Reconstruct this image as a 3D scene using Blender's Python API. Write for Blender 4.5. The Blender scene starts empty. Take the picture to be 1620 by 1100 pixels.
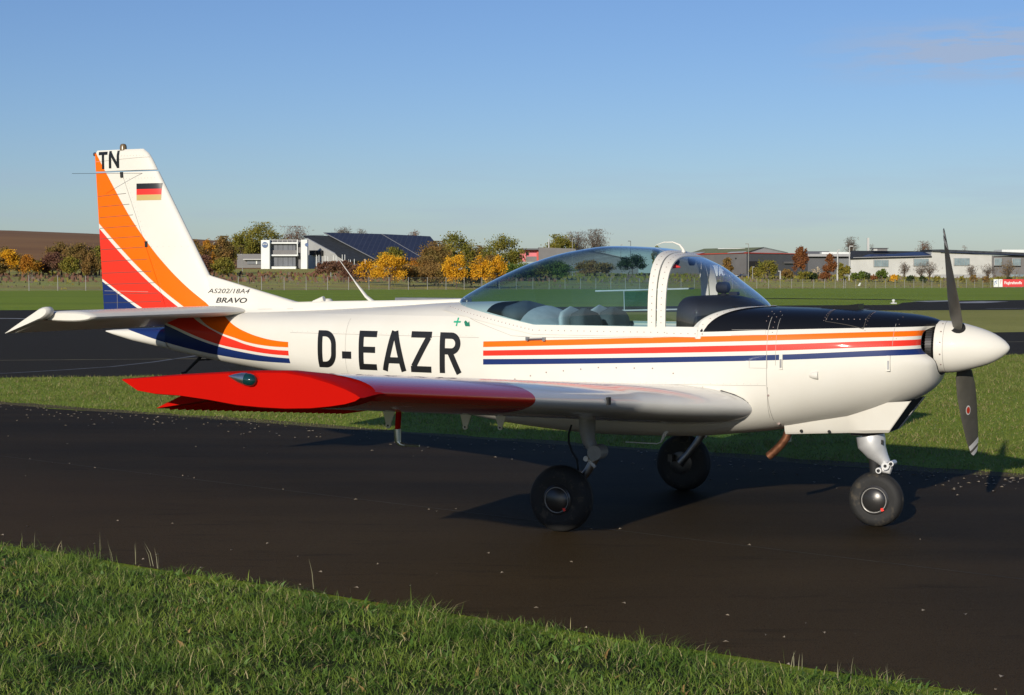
import bpy, bmesh, math, random
import numpy as np
from mathutils import Vector, Matrix
from mathutils.bvhtree import BVHTree
R = math.radians
S = bpy.context.scene
COL = S.collection
rnd = random.Random(7)

# ------------------------------------------------------------------ camera
EYE = 1.74; FPX = 2625.0; HOR = 425.5
PITCH = math.atan((550-HOR)/FPX)
cd = bpy.data.cameras.new('camera'); cam = bpy.data.objects.new('camera', cd); COL.objects.link(cam)
cd.sensor_width = 36; cd.lens = FPX/1620*36; cd.clip_start = .1; cd.clip_end = 9000
cam.location = (0, 0, EYE); cam.rotation_euler = (math.pi/2-PITCH, 0, 0)
S.camera = cam
# ------------------------------------------------------------------ sky, sun, exposure
SUN_EL = R(16.3); SUN_AZ = R(200)          # azimuth clockwise from +Y
w = bpy.data.worlds.new('World'); S.world = w; w.use_nodes = True
wt = w.node_tree; wt.nodes.clear()
sky = wt.nodes.new('ShaderNodeTexSky'); sky.sky_type = 'NISHITA'; sky.sun_disc = False
sky.sun_elevation = SUN_EL; sky.sun_rotation = SUN_AZ
sky.air_density = 1.0; sky.dust_density = .3; sky.ozone_density = 1.7; sky.altitude = 150
bg = wt.nodes.new('ShaderNodeBackground'); bg.inputs[1].default_value = .055
wo = wt.nodes.new('ShaderNodeOutputWorld')
tc = wt.nodes.new('ShaderNodeTexCoord')
def wn(t, **k):
    n = wt.nodes.new(t)
    for a, b in k.items(): setattr(n, a, b)
    return n
def wm(op, a, b=None, c=None):
    n = wn('ShaderNodeMath', operation=op)
    for i, v in enumerate((a, b, c)):
        if v is None: continue
        if isinstance(v, (int, float)): n.inputs[i].default_value = v
        else: wt.links.new(v, n.inputs[i])
    return n.outputs[0]
sx = wn('ShaderNodeSeparateXYZ'); wt.links.new(tc.outputs['Generated'], sx.inputs[0])
az = wm('ARCTAN2', sx.outputs[0], sx.outputs[1]); el = wm('ARCSINE', sx.outputs[2])
def wisps(scx, scy, lo, hi, seed):
    cb = wn('ShaderNodeCombineXYZ')
    wt.links.new(wm('MULTIPLY', az, scx), cb.inputs[0]); wt.links.new(wm('MULTIPLY', el, scy), cb.inputs[1]); cb.inputs[2].default_value = seed
    nz = wn('ShaderNodeTexNoise'); nz.inputs['Scale'].default_value = 1; nz.inputs['Detail'].default_value = 6; nz.inputs['Roughness'].default_value = .6
    wt.links.new(cb.outputs[0], nz.inputs['Vector'])
    mr = wn('ShaderNodeMapRange'); mr.interpolation_type = 'SMOOTHSTEP'
    mr.inputs[1].default_value = lo; mr.inputs[2].default_value = hi
    wt.links.new(nz.outputs[0], mr.inputs[0]); return mr.outputs[0]
def bell(v, c, hw):
    d = wm('ABSOLUTE', wm('SUBTRACT', v, c))
    mr = wn('ShaderNodeMapRange'); mr.interpolation_type = 'SMOOTHSTEP'
    mr.inputs[1].default_value = 0; mr.inputs[2].default_value = hw; mr.inputs[3].default_value = 1; mr.inputs[4].default_value = 0; wt.links.new(d, mr.inputs[0]); return mr.outputs[0]
c1 = wm('MULTIPLY', wisps(22, 150, .36, .62, 3.1), wm('MULTIPLY', bell(az, .31, .16), bell(el, .125, .024)))
c2 = wm('MULTIPLY', wisps(5, 60, .40, .75, 9.7), bell(el, .035, .05))
cl = wm('ADD', wm('MULTIPLY', c1, 1.5), wm('MULTIPLY', c2, .30)); cl = wm('MINIMUM', cl, .75)
mx = wn('ShaderNodeMix', data_type='RGBA'); wt.links.new(cl, mx.inputs[0])
wt.links.new(sky.outputs[0], mx.inputs[6]); mx.inputs[7].default_value = (6.9, 6.7, 6.1, 1)
tint = wn('ShaderNodeMix', data_type='RGBA', blend_type='MULTIPLY'); tint.clamp_result = False; tint.inputs[0].default_value = 1; wt.links.new(mx.outputs[2], tint.inputs[6]); tint.inputs[7].default_value = (.98, 1.22, 1.80, 1)
wt.links.new(tint.outputs[2], bg.inputs[0]); wt.links.new(bg.outputs[0], wo.inputs[0])

sd = bpy.data.lights.new('sun', 'SUN'); sd.energy = 4.9; sd.angle = R(.53); sd.color = (1, .92, .79)
sun = bpy.data.objects.new('sun', sd); COL.objects.link(sun)
TO_SUN = Vector((math.sin(SUN_AZ)*math.cos(SUN_EL), math.cos(SUN_AZ)*math.cos(SUN_EL), math.sin(SUN_EL)))
sun.rotation_euler = TO_SUN.to_track_quat('Z', 'Y').to_euler()
vs = S.view_settings; vs.view_transform = 'Standard'; vs.look = 'None'; vs.exposure = 0; vs.gamma = 1; vs.use_curve_mapping = False

# ------------------------------------------------------------------ helpers
def tag(o, label=None, cat=None, group=None, kind=None):
    if label: o['label'] = label
    if cat: o['category'] = cat
    if group: o['group'] = group
    if kind: o['kind'] = kind
    return o
def empty(name, loc=(0, 0, 0), rz=0, **k):
    o = bpy.data.objects.new(name, None); COL.objects.link(o); o.location = loc; o.rotation_euler = (0, 0, rz)
    o.empty_display_size = .1
    return tag(o, **k)
def mesh(name, V, F, m, parent=None, smooth=False, angle=None, fix=True, mi=None):
    me = bpy.data.meshes.new(name); me.from_pydata([tuple(v) for v in V], [], [tuple(f) for f in F])
    for x in (m if isinstance(m, (list, tuple)) else [m]): me.materials.append(x)
    if mi: me.polygons.foreach_set('material_index', mi)
    if fix:
        b = bmesh.new(); b.from_mesh(me); bmesh.ops.recalc_face_normals(b, faces=b.faces); b.to_mesh(me); b.free()
    if smooth:
        me.polygons.foreach_set('use_smooth', [True]*len(me.polygons))
        if angle: me.set_sharp_from_angle(angle=R(angle))
    me.update()
    o = bpy.data.objects.new(name, me); COL.objects.link(o)
    if parent: o.parent = parent
    return o
class MB:
    def __init__(s): s.V = []; s.F = []; s.M = []
    def add(s, V, F, mi=0):
        n = len(s.V); s.V += [tuple(v) for v in V]; s.F += [tuple(i+n for i in f) for f in F]; s.M += [mi]*len(F); return s
    def box(s, x0, x1, y0, y1, z0, z1, mi=0):
        V = [(x, y, z) for z in (z0, z1) for x, y in ((x0, y0), (x1, y0), (x1, y1), (x0, y1))]
        return s.add(V, [(0, 3, 2, 1), (4, 5, 6, 7), (0, 1, 5, 4), (1, 2, 6, 5), (2, 3, 7, 6), (3, 0, 4, 7)], mi)
    def obox(s, c, u, v, w_, mi=0):      # centre, three half vectors
        c, u, v, w_ = map(Vector, (c, u, v, w_))
        V = [c+a*u+b*v+d*w_ for d in (-1, 1) for a, b in ((-1, -1), (1, -1), (1, 1), (-1, 1))]
        return s.add(V, [(0, 3, 2, 1), (4, 5, 6, 7), (0, 1, 5, 4), (1, 2, 6, 5), (2, 3, 7, 6), (3, 0, 4, 7)], mi)
    def tube(s, P, r, n=8, cap=True, mi=0, flat=1.0):
        P = [Vector(p) for p in P]
        if not isinstance(r, (list, tuple)): r = [r]*len(P)
        V = []; F = []; up = None
        for i, p in enumerate(P):
            t = (P[min(i+1, len(P)-1)]-P[max(i-1, 0)]).normalized()
            if up is None:
                up = t.cross(Vector((0, 0, 1)))
                if up.length < .1: up = t.cross(Vector((1, 0, 0)))
            a = (up - t*up.dot(t)).normalized(); up = a; b = t.cross(a)
            for k in range(n):
                q = 2*math.pi*k/n; V.append(p+a*math.cos(q)*r[i]+b*math.sin(q)*r[i]*flat)
        for i in range(len(P)-1):
            for k in range(n):
                F.append((i*n+k, i*n+(k+1) % n, (i+1)*n+(k+1) % n, (i+1)*n+k))
        if cap: F += [tuple(range(n))[::-1], tuple((len(P)-1)*n+k for k in range(n))]
        return s.add(V, F, mi)
    def lathe(s, c, axis, prof, n=24, mi=0):   # prof = [(along, radius)]
        c = Vector(c); t = Vector(axis).normalized(); a = t.orthogonal().normalized(); b = t.cross(a)
        V = []; F = []
        for h, r in prof:
            for k in range(n):
                q = 2*math.pi*k/n; V.append(c+t*h+a*math.cos(q)*r+b*math.sin(q)*r)
        for i in range(len(prof)-1):
            for k in range(n): F.append((i*n+k, i*n+(k+1) % n, (i+1)*n+(k+1) % n, (i+1)*n+k))
        if prof[0][1] > 1e-4: F.append(tuple(range(n))[::-1])
        if prof[-1][1] > 1e-4: F.append(tuple((len(prof)-1)*n+k for k in range(n)))
        return s.add(V, F, mi)
    def prism(s, poly, d, mi=0):              # polygon (3D points) extruded by vector d
        n = len(poly); P = [Vector(p) for p in poly]; d = Vector(d)
        V = P+[p+d for p in P]
        return s.add(V, [tuple(range(n))[::-1], tuple(range(n, 2*n))]+[(i, (i+1) % n, n+(i+1) % n, n+i) for i in range(n)], mi)
    def grid(s, rows, closed=False, mi=0):
        n = len(rows[0]); V = [p for r in rows for p in r]; F = []
        for i in range(len(rows)-1):
            for k in range(n if closed else n-1):
                F.append((i*n+k, i*n+(k+1) % n, (i+1)*n+(k+1) % n, (i+1)*n+k))
        return s.add(V, F, mi)
    def build(s, name, m, parent=None, smooth=False, angle=40, fix=True):
        return mesh(name, s.V, s.F, m, parent, smooth, angle if smooth else None, fix, s.M if isinstance(m, (list, tuple)) else None)

# ------------------------------------------------------------------ materials
class NT:
    def __init__(s, name):
        s.m = bpy.data.materials.new(name); s.m.use_nodes = True; s.t = s.m.node_tree
        s.b = s.t.nodes['Principled BSDF']; s.out = s.t.nodes['Material Output']
    def n(s, t, **k):
        n = s.t.nodes.new(t)
        for a, b in k.items(): setattr(n, a, b)
        return n
    def l(s, a, b): s.t.links.new(a, b)
    def math(s, op, a, b=None, clamp=False):
        n = s.n('ShaderNodeMath', operation=op, use_clamp=clamp)
        for i, v in enumerate((a, b)):
            if v is None: continue
            if isinstance(v, (int, float)): n.inputs[i].default_value = v
            else: s.l(v, n.inputs[i])
        return n.outputs[0]
    def mix(s, f, a, b, blend='MIX'):
        n = s.n('ShaderNodeMix', data_type='RGBA', blend_type=blend)
        for i, v in ((0, f), (6, a), (7, b)):
            if isinstance(v, (int, float)): n.inputs[i].default_value = v
            elif isinstance(v, tuple): n.inputs[i].default_value = (*v[:3], 1)
            else: s.l(v, n.inputs[i])
        return n.outputs[2]
    def coord(s, kind='Object', scale=None):
        t = s.n('ShaderNodeTexCoord').outputs[kind]
        if scale:
            mp = s.n('ShaderNodeMapping'); mp.inputs['Scale'].default_value = scale; s.l(t, mp.inputs[0]); return mp.outputs[0]
        return t
    def noise(s, scale, detail=4, rough=.5, vec=None, stretch=None, lo=None, hi=None):
        n = s.n('ShaderNodeTexNoise'); n.inputs['Scale'].default_value = scale; n.inputs['Detail'].default_value = detail; n.inputs['Roughness'].default_value = rough
        s.l(vec if vec is not None else s.coord(scale=stretch), n.inputs['Vector'])
        if lo is None: return n.outputs[0]
        return s.ramp(n.outputs[0], lo, hi)
    def ramp(s, v, lo, hi, a=0, b=1):
        m = s.n('ShaderNodeMapRange'); m.inputs[1].default_value = lo; m.inputs[2].default_value = hi; m.inputs[3].default_value = a; m.inputs[4].default_value = b
        s.l(v, m.inputs[0]); return m.outputs[0]
    def bump(s, h, strength=.3, dist=.01):
        b = s.n('ShaderNodeBump'); b.inputs['Strength'].default_value = strength; b.inputs['Distance'].default_value = dist
        s.l(h, b.inputs['Height']); s.l(b.outputs[0], s.b.inputs['Normal'])
    def color(s, c):
        if isinstance(c, tuple): s.b.inputs['Base Color'].default_value = (*c, 1)
        else: s.l(c, s.b.inputs['Base Color'])
    def rough(s, r):
        if isinstance(r, (int, float)): s.b.inputs['Roughness'].default_value = r
        else: s.l(r, s.b.inputs['Roughness'])
def basic(name, c, rough=.5, metal=0, var=.12, scale=6, coat=0, bump=0, spec=.5):
    t = NT(name); t.rough(rough); t.b.inputs['Metallic'].default_value = metal; t.b.inputs['Specular IOR Level'].default_value = spec
    if var:
        d = tuple(x*(1-var*2) for x in c); t.color(t.mix(t.noise(scale, 5, .6, lo=.3, hi=.7), d, tuple(min(1, x*(1+var*.5)) for x in c)))
    else: t.color(c)
    if coat: t.b.inputs['Coat Weight'].default_value = coat; t.b.inputs['Coat Roughness'].default_value = .04
    if bump: t.bump(t.noise(scale*8, 4), bump, .01)
    return t.m
WHITE = (.655, .632, .57); ORANGE = (.82, .135, .002); RED = (.68, .034, .018); BLUE = (.010, .026, .12); BLACK = (.006, .007, .010)
GLOSSY = {}
def paint(name, c, coat=.14, rough=.45, zr=None):
    t = NT(name); t.b.inputs['Specular IOR Level'].default_value = .16 if name != 'signal_red_paint' else .05
    dirt = t.noise(3.5, 6, .65, lo=.35, hi=.8)
    if isinstance(c, tuple): base = c
    else: base = c(t)
    t.color(t.mix(t.math('MULTIPLY', dirt, .13), base, (.70, .62, .50), 'MULTIPLY'))
    t.rough(rough); t.b.inputs['Coat Weight'].default_value = coat; t.b.inputs['Coat Roughness'].default_value = .06
    t.bump(t.noise(2.2, 3, .5), .03, .02)
    return t.m
def curve(t, xin, pts):          # Z as a function of X, both squeezed to 0..1
    n = t.n('ShaderNodeFloatCurve'); cm = n.mapping; cm.use_clip = False; c = cm.curves[0]
    pts = sorted(pts); P = [((x+8)/10, z/3) for x, z in pts]
    c.points[0].location = P[0]; c.points[-1].location = P[-1]
    for p in P[1:-1]: c.points.new(*p)
    for p in c.points: p.handle_type = 'AUTO'
    cm.update(); t.l(xin, n.inputs['Value']); return n.outputs[0]
def livery_fuselage(t):
    s = t.n('ShaderNodeSeparateXYZ'); t.l(t.coord(), s.inputs[0]); X, Z = s.outputs[0], s.outputs[2]
    xn = t.ramp(X, -8, 2); zn = t.math('DIVIDE', Z, 3.0)
    def band(top, bot, x0, x1):
        m = t.math('MULTIPLY', t.math('LESS_THAN', zn, curve(t, xn, top)), t.math('GREATER_THAN', zn, curve(t, xn, bot)))
        return t.math('MULTIPLY', m, t.math('MULTIPLY', t.math('GREATER_THAN', X, x0), t.math('LESS_THAN', X, x1)))
    f = -2.712
    c = WHITE
    L = lambda a, b, d: [(-2.8, a), (-.604, b), (.45, d), (.6, d)]
    for col, a, b in ((ORANGE, L(1.213, 1.300, 1.337), L(1.172, 1.262, 1.302)), (RED, L(1.148, 1.236, 1.280), L(1.110, 1.195, 1.242)), (BLUE, L(1.087, 1.168, 1.222), L(1.047, 1.132, 1.184))):
        c = t.mix(band(a, b, f, .6), c, col)
    c = t.mix(band([(-1.5, 2), (.6, 2)], [(-1.5, 1.31), (-1.08, 1.312), (-.611, 1.332), (.5, 1.364), (.6, 1.366)], -1.3, .6), c, BLACK)
    ot = [(-6, 1.9), (-5.5, 1.47), (-5.194, 1.334), (-5.064, 1.273), (-4.952, 1.235), (-4.843, 1.207), (-4.677, 1.180), (-4.50, 1.169), (-4.4, 1.168)]
    ob = [(-6, 1.62), (-5.455, 1.320), (-5.351, 1.267), (-5.203, 1.217), (-5.065, 1.185), (-4.953, 1.158), (-4.732, 1.133), (-4.50, 1.127), (-4.4, 1.127)]
    rt = [(-6, 1.58), (-5.478, 1.303), (-5.316, 1.243), (-5.207, 1.203), (-5.065, 1.166), (-4.953, 1.138), (-4.732, 1.109), (-4.50, 1.101), (-4.4, 1.1)]
    rb = [(-6.6, 1.48), (-5.802, 1.281), (-5.526, 1.199), (-5.409, 1.167), (-5.243, 1.130), (-4.954, 1.092), (-4.732, 1.071), (-4.50, 1.063), (-4.4, 1.063)]
    bt = [(-6.6, 1.45), (-5.831, 1.270), (-5.526, 1.177), (-5.25, 1.113), (-4.954, 1.070), (-4.732, 1.050), (-4.50, 1.041), (-4.4, 1.04)]
    bb = [(-6.7, 1.29), (-6.307, 1.225), (-5.887, 1.137), (-5.528, 1.074), (-5.261, 1.040), (-4.955, 1.013), (-4.733, 1.005), (-4.50, 1.002), (-4.4, 1.0)]
    for col, a, b, xa in ((ORANGE, ot, ob, -5.6), (RED, rt, rb, -5.88), (BLUE, bt, bb, -6.7)):
        c = t.mix(band(a, b, xa, -4.515), c, col)
    return c
def livery_fin(t):
    s = t.n('ShaderNodeSeparateXYZ'); t.l(t.coord(), s.inputs[0]); X, Z = s.outputs[0], s.outputs[2]
    xn = t.ramp(X, -8, 2); zn = t.math('DIVIDE', Z, 3.0)
    lt = lambda top: t.math('LESS_THAN', zn, curve(t, xn, top)); gt = lambda bot: t.math('GREATER_THAN', zn, curve(t, xn, bot))
    FO1 = [(-6.75, 2.83), (-6.649, 2.677), (-6.559, 2.547), (-6.476, 2.429), (-6.357, 2.258), (-6.302, 2.184), (-6.191, 2.052), (-6.07, 1.920), (-5.951, 1.802), (-5.714, 1.602), (-5.439, 1.411), (-5.3, 1.31)]
    FO0 = [(-6.75, 2.20), (-6.628, 2.099), (-6.5, 1.99), (-6.44, 1.940), (-6.195, 1.742), (-5.954, 1.567), (-5.685, 1.4), (-5.3, 1.17)]
    FR1 = [(-6.75, 2.16), (-6.627, 2.058), (-6.422, 1.881), (-6.196, 1.702), (-5.969, 1.541), (-5.731, 1.390), (-5.3, 1.13)]
    FR0 = [(-6.75, 1.72), (-6.61, 1.643), (-6.362, 1.506), (-6.077, 1.365), (-5.3, 1.0)]
    FB1 = [(-6.75, 1.695), (-6.602, 1.617), (-6.362, 1.483), (-6.134, 1.36), (-5.3, .95)]
    c = t.mix(t.math('MULTIPLY', lt(FO1), gt(FO0)), WHITE, ORANGE)
    c = t.mix(t.math('MULTIPLY', lt(FR1), gt(FR0)), c, RED)
    return t.mix(lt(FB1), c, BLUE)
WRED = (.45, .008, .003)
def livery_wing(t):
    s = t.n('ShaderNodeSeparateXYZ'); t.l(t.coord(), s.inputs[0]); Y = t.math('ABSOLUTE', s.outputs[1])
    edge = t.math('ADD', 3.02, t.math('MULTIPLY', t.math('SUBTRACT', -1.07, s.outputs[0]), .55))
    # the red runs over the nose of the wing; the belly behind it stays white
    zl = t.math('ADD', .765, t.math('MULTIPLY', Y, .0845))
    low = t.math('MULTIPLY', t.math('LESS_THAN', s.outputs[2], zl), t.math('LESS_THAN', s.outputs[0], -1.32))
    m = t.math('MULTIPLY', t.math('GREATER_THAN', Y, edge), t.math('SUBTRACT', 1.0, low))
    return t.mix(m, (.63, .62, .58), WRED)
M = {}
M['fus'] = paint('white_paint_with_stripes', livery_fuselage)
M['fin'] = paint('white_paint_with_fin_bands', livery_fin)
M['wing'] = paint('white_paint_with_red_outer_wing', livery_wing, .6, .22)
M['white'] = paint('white_paint', WHITE)
M['seamd'] = basic('dark_seam', (.07, .06, .05), .7)
M['tip'] = paint('signal_red_paint', (.43, .004, .001), .0, .6)
M['black'] = paint('black_paint', (.007, .008, .010), .2, .38)
M['letter'] = basic('black_lettering', (.006, .006, .007), .45, var=0)
M['matt'] = basic('matt_black', (.008, .008, .009), .75)
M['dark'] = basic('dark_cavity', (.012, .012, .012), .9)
M['seam'] = basic('panel_seam_grey', (.33, .31, .28), .7)
M['rivet'] = basic('rivet_grey', (.28, .21, .19), .5)
def rubber():
    t = NT('tyre_rubber'); t.rough(.75); a = t.mix(t.noise(9, 5, .6, lo=.3, hi=.7), (.008, .0077, .0074), (.014, .0135, .013))
    a = t.mix(t.math('MULTIPLY', t.noise(14, 5, .65, lo=.56, hi=.74), .55), a, (.12, .095, .06)); t.color(a); t.bump(t.noise(60, 4), .2, .004); return t.m
M['rub'] = rubber()
M['alu'] = basic('bare_aluminium', (.62, .62, .62), .34, 1, .08)
M['alud'] = basic('dull_aluminium', (.34, .34, .35), .42, 1, .15)
M['cast'] = basic('cast_silver_leg', (.60, .60, .60), .42, .45, .08)
M['gearw'] = basic('gear_leg_paint', (.26, .26, .255), .45)
M['hubd'] = basic('dark_hubcap', (.075, .072, .07), .32, .7)
M['ringm'] = basic('worn_rim_ring', (.36, .35, .33), .5)
M['rust'] = basic('heated_exhaust_steel', (.30, .13, .07), .42, .75, .3, 22)
M['prop'] = basic('dark_propeller_paint', (.092, .087, .073), .45, var=.1, scale=14)
M['propw'] = basic('propeller_tip_white', (.62, .61, .58), .45)
M['logored'] = basic('red_print', (.45, .03, .01), .5, var=0)
M['green'] = basic('green_print', (.01, .35, .20), .5, var=0)
M['green2'] = basic('dark_green_print', (.01, .16, .09), .5, var=0)
M['seat'] = basic('grey_seat_fabric', (.07, .085, .095), .8, bump=.1)
M['seatw'] = basic('pale_seat_cover', (.44, .47, .48), .8)
M['cockpit'] = basic('cockpit_trim_pale', (.34, .38, .40), .7)
M['brass'] = basic('beacon_lens', (.16, .11, .05), .25)
M['fred'] = basic('flag_red', (.8, .03, .02), .4, var=0); M['fgold'] = basic('flag_gold', (.48, .36, .13), .4, var=0); M['fblk'] = basic('flag_black', (.01, .01, .012), .4, var=0)
def glass(name, tint, refl=1.0, rough=0.0):
    t = NT(name); t.t.nodes.remove(t.b)
    tr = t.n('ShaderNodeBsdfTransparent'); tr.inputs[0].default_value = (*tint, 1)
    gl = t.n('ShaderNodeBsdfGlossy'); gl.inputs['Roughness'].default_value = rough
    fr = t.n('ShaderNodeFresnel'); gb = t.n('ShaderNodeNewGeometry').outputs['Backfacing']; t.l(t.math('ADD', 1.5, t.math('MULTIPLY', gb, -(1.5-1/1.5))), fr.inputs[0])
    f = t.math('MULTIPLY', fr.outputs[0], refl, True)
    mxs = t.n('ShaderNodeMixShader'); t.l(f, mxs.inputs[0]); t.l(tr.outputs[0], mxs.inputs[1]); t.l(gl.outputs[0], mxs.inputs[2]); t.l(mxs.outputs[0], t.out.inputs[0])
    return t.m
M['canopy'] = glass('tinted_canopy_perspex', (.70, .86, .91), 1.7)
M['screen'] = glass('clear_windscreen_perspex', (.90, .93, .95), 1.6)
M['vent'] = glass('green_vent_pane', (.35, .66, .60), 1.3)
M['clear'] = glass('clear_lamp_cover', (.93, .93, .90), 1.5)
M['lens'] = basic('dark_green_lens', (.004, .03, .03), .05, var=0, coat=1)
# ------------------------------------------------------------------ terrain function
def f_line(x):                       # the airfield fence, far across the grass
    return 223+(x+61)*181/167
def ground_z(x, y):
    yf = f_line(x)
    if y <= 95: return 0.0
    if y <= yf: return -.0095*(y-95)
    zf = -.0095*(yf-95); u = min(1, max(0, (x+61)/181))
    tgt = 1.74*(1-u)-.93*u
    return zf+(tgt-zf)*min(1, (y-yf)/(560-yf)) if yf < 540 else zf
def ray_pt(u, v, D):                 # world point seen at photo pixel (u, v), D metres ahead
    cp, sp = math.cos(PITCH), math.sin(PITCH)
    dv = (550-v)/FPX; dy = cp+dv*sp; t = D/dy
    return Vector(((u-810)/FPX*t, D, EYE+(-sp+dv*cp)*t))
def gpt(u, v, z=0.0):
    cp, sp = math.cos(PITCH), math.sin(PITCH); dv = (550-v)/FPX; t = (z-EYE)/(-sp+dv*cp)
    return ((u-810)/FPX*t, (cp+dv*sp)*t)
def at(u, D):                        # foot of something D metres ahead
    x = (u-810)/FPX*D*1.0; return Vector((x, D, ground_z(x, D)))

def grass_mat(name, c1, c2, c3, s1=.25, s2=9, rough=.9, patch=None):
    t = NT(name); t.rough(rough); t.b.inputs['Specular IOR Level'].default_value = .15
    a = t.mix(t.noise(s1, 5, .6, lo=.35, hi=.65), c1, c2)
    a = t.mix(t.noise(s2, 6, .7, lo=.42, hi=.75), a, c3)
    a = t.mix(t.math('MULTIPLY', t.noise(.07, 3, .5, stretch=(.3, 1.6, 1), lo=.42, hi=.66), .55), a, patch or tuple(x*.7 for x in c1))
    t.color(a); t.bump(t.noise(30, 5, .7), .8, .05); return t.m
M['grass'] = grass_mat('airfield_grass', (.235, .325, .026), (.29, .35, .036), (.16, .24, .020))
M['meadow'] = grass_mat('autumn_meadow', (.40, .38, .085), (.33, .40, .07), (.46, .33, .10), .05, .6, patch=(.30, .17, .08))
M['infield'] = grass_mat('dry_infield_grass', (.34, .33, .075), (.40, .36, .10), (.26, .29, .06), .3, 6)
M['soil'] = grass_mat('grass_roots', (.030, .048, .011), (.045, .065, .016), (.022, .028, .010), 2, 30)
M['verge'] = grass_mat('verge_turf', (.050, .085, .018), (.075, .10, .026), (.04, .055, .016), 1, 25)
def asphalt(name, c, warm, speck=.05, vec=(1, 1, 1)):
    t = NT(name); t.rough(t.noise(4, 4, lo=.3, hi=.7) if False else .78); t.b.inputs['Specular IOR Level'].default_value = .06
    mp = t.n('ShaderNodeMapping'); mp.inputs['Rotation'].default_value = (0, 0, .62); mp.inputs['Scale'].default_value = (.25, 1.5, 1); t.l(t.coord(), mp.inputs[0]); lane = mp.outputs[0]
    big = t.noise(.8, 5, .6, vec=lane, lo=.35, hi=.68)
    a = t.mix(t.math('MULTIPLY', big, .45), c, warm)
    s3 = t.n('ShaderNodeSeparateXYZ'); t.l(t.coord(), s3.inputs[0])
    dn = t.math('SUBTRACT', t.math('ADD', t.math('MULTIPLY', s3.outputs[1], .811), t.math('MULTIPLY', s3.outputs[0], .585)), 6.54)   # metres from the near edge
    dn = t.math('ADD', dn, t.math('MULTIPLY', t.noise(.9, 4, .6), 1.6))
    a = t.mix(t.ramp(dn, 4.6, .6, 0, .85), a, warm)                                       # browner and lighter towards the near edge
    a = t.mix(t.noise(3.2, 6, .7, vec=lane, lo=.55, hi=.80), a, tuple(x*.60 for x in c))
    a = t.mix(t.math('MULTIPLY', t.noise(5.5, 3, .5, vec=lane, lo=.62, hi=.70), .35), a, tuple(x*1.9 for x in c))
    g = t.noise(160, 2, .6)
    a = t.mix(t.ramp(g, .60, .72), a, tuple(x*2.4+.02 for x in c))
    a = t.mix(t.ramp(g, .42, .30), a, tuple(x*.35 for x in c))
    v = t.n('ShaderNodeTexVoronoi'); v.inputs['Scale'].default_value = 9; t.l(t.coord(), v.inputs['Vector'])
    sp = t.math('MULTIPLY', t.math('LESS_THAN', v.outputs['Distance'], .035), t.math('GREATER_THAN', t.noise(1.1, 2), .55))
    a = t.mix(t.math('MULTIPLY', sp, .6), a, (.16, .14, .11))
    t.color(a); t.bump(t.noise(120, 3, .7), .55, .006); return t.m
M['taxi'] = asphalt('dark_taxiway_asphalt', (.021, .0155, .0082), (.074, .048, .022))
M['apron'] = asphalt('apron_asphalt', (.033, .026, .015), (.040, .032, .018))
M['line'] = basic('faded_white_marking', (.38, .38, .37), .8, var=.3, scale=3)
M['yline'] = basic('faded_yellow_marking', (.20, .16, .06), .8, var=.3, scale=2)
M['gline'] = basic('worn_grey_crack_seal', (.14, .14, .14), .8, var=.3, scale=2)

# ---- ground sheets
xs = [-3000, -900, -400]+[x for x in range(-300, 301, 20)]+[400, 900, 3000]
def band_mesh(name, rows, m, kind='structure'):
    mb = MB(); mb.grid(rows); return tag(mb.build(name, m, smooth=True, angle=80), kind=kind)
cx = lambda x: max(-130, min(280, x))
rows = [[(x, y, 0) for x in xs] for y in (-900, -60, 0, 30, 60, 95)]+[[(x, f_line(cx(x)), ground_z(cx(x), f_line(cx(x)))) for x in xs]]
go = band_mesh('grass_field', rows, M['grass'])
rows = [[(x, f_line(cx(x)), ground_z(cx(x), f_line(cx(x)))) for x in xs]]
for y in (300, 350, 420, 480, 560, 900, 3500):
    rows.append([(x, max(y, f_line(cx(x))+1+y*.001), ground_z(cx(x), max(y, f_line(cx(x))+1)) - (0 if y <= 560 else (y-560)*.002)) for x in xs])
band_mesh('meadow', rows, M['meadow'])
def sheet(name, P, m, z, label=None):
    mb = MB(); mb.add([(x, y, z) for x, y in P], [tuple(range(len(P)))]); o = mb.build(name, m); tag(o, kind='structure'); 
    if label: o['label'] = label
    return o
def rough_edge(a, b, step, amp, seed):
    r = random.Random(seed); a = Vector(a); b = Vector(b); n = max(1, int((b-a).length/step)); d = (b-a).normalized(); p = Vector((-d.y, d.x)); out = []
    v = 0
    for i in range(n+1):
        v = v*.6+r.uniform(-amp, amp); out.append(tuple(a+(b-a)*(i/n)+p*v))
    return out
near = lambda x: 10.4-.7218*(x+3.23)
far = lambda x: 21.26-.6996*(x+6.58)
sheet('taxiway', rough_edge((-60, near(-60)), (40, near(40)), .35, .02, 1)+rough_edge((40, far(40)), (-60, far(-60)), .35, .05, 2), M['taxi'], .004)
# apron with the far taxi lane and the runway
sheet('apron', [(-90, 20), (-30, 24.5), (-8.2, 26.45), (-5.6, 26.9), (10.4, 33.6), (60, 53), (60, 66), (14, 45.6), (-1, 40.5), (-6, 41), (-9, 46), (-8, 55), (-4, 62.5), (0, 65.5), (14.2, 69), (21.7, 70.4), (120, 92), (120, 106), (30, 82.8), (12.5, 78.6), (-21.5, 69.7), (-90, 52)], M['apron'], .004)
sheet('dry_infield', [(-1, 40.6), (14, 45.7), (60, 66.1), (120, 86), (120, 91.9), (21.7, 70.3), (14.2, 68.9), (0, 65.4), (-4, 62.4), (-8, 55), (-9, 46), (-6, 41.1)], M['infield'], .002)
P1 = [gpt(1418, 483), gpt(1428, 479.3), gpt(1480, 476.2), gpt(1620, 475), (60, 95), (60, 86.5), gpt(1640, 481.5)]
sheet('runway_end', P1, M['apron'], .008)
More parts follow.
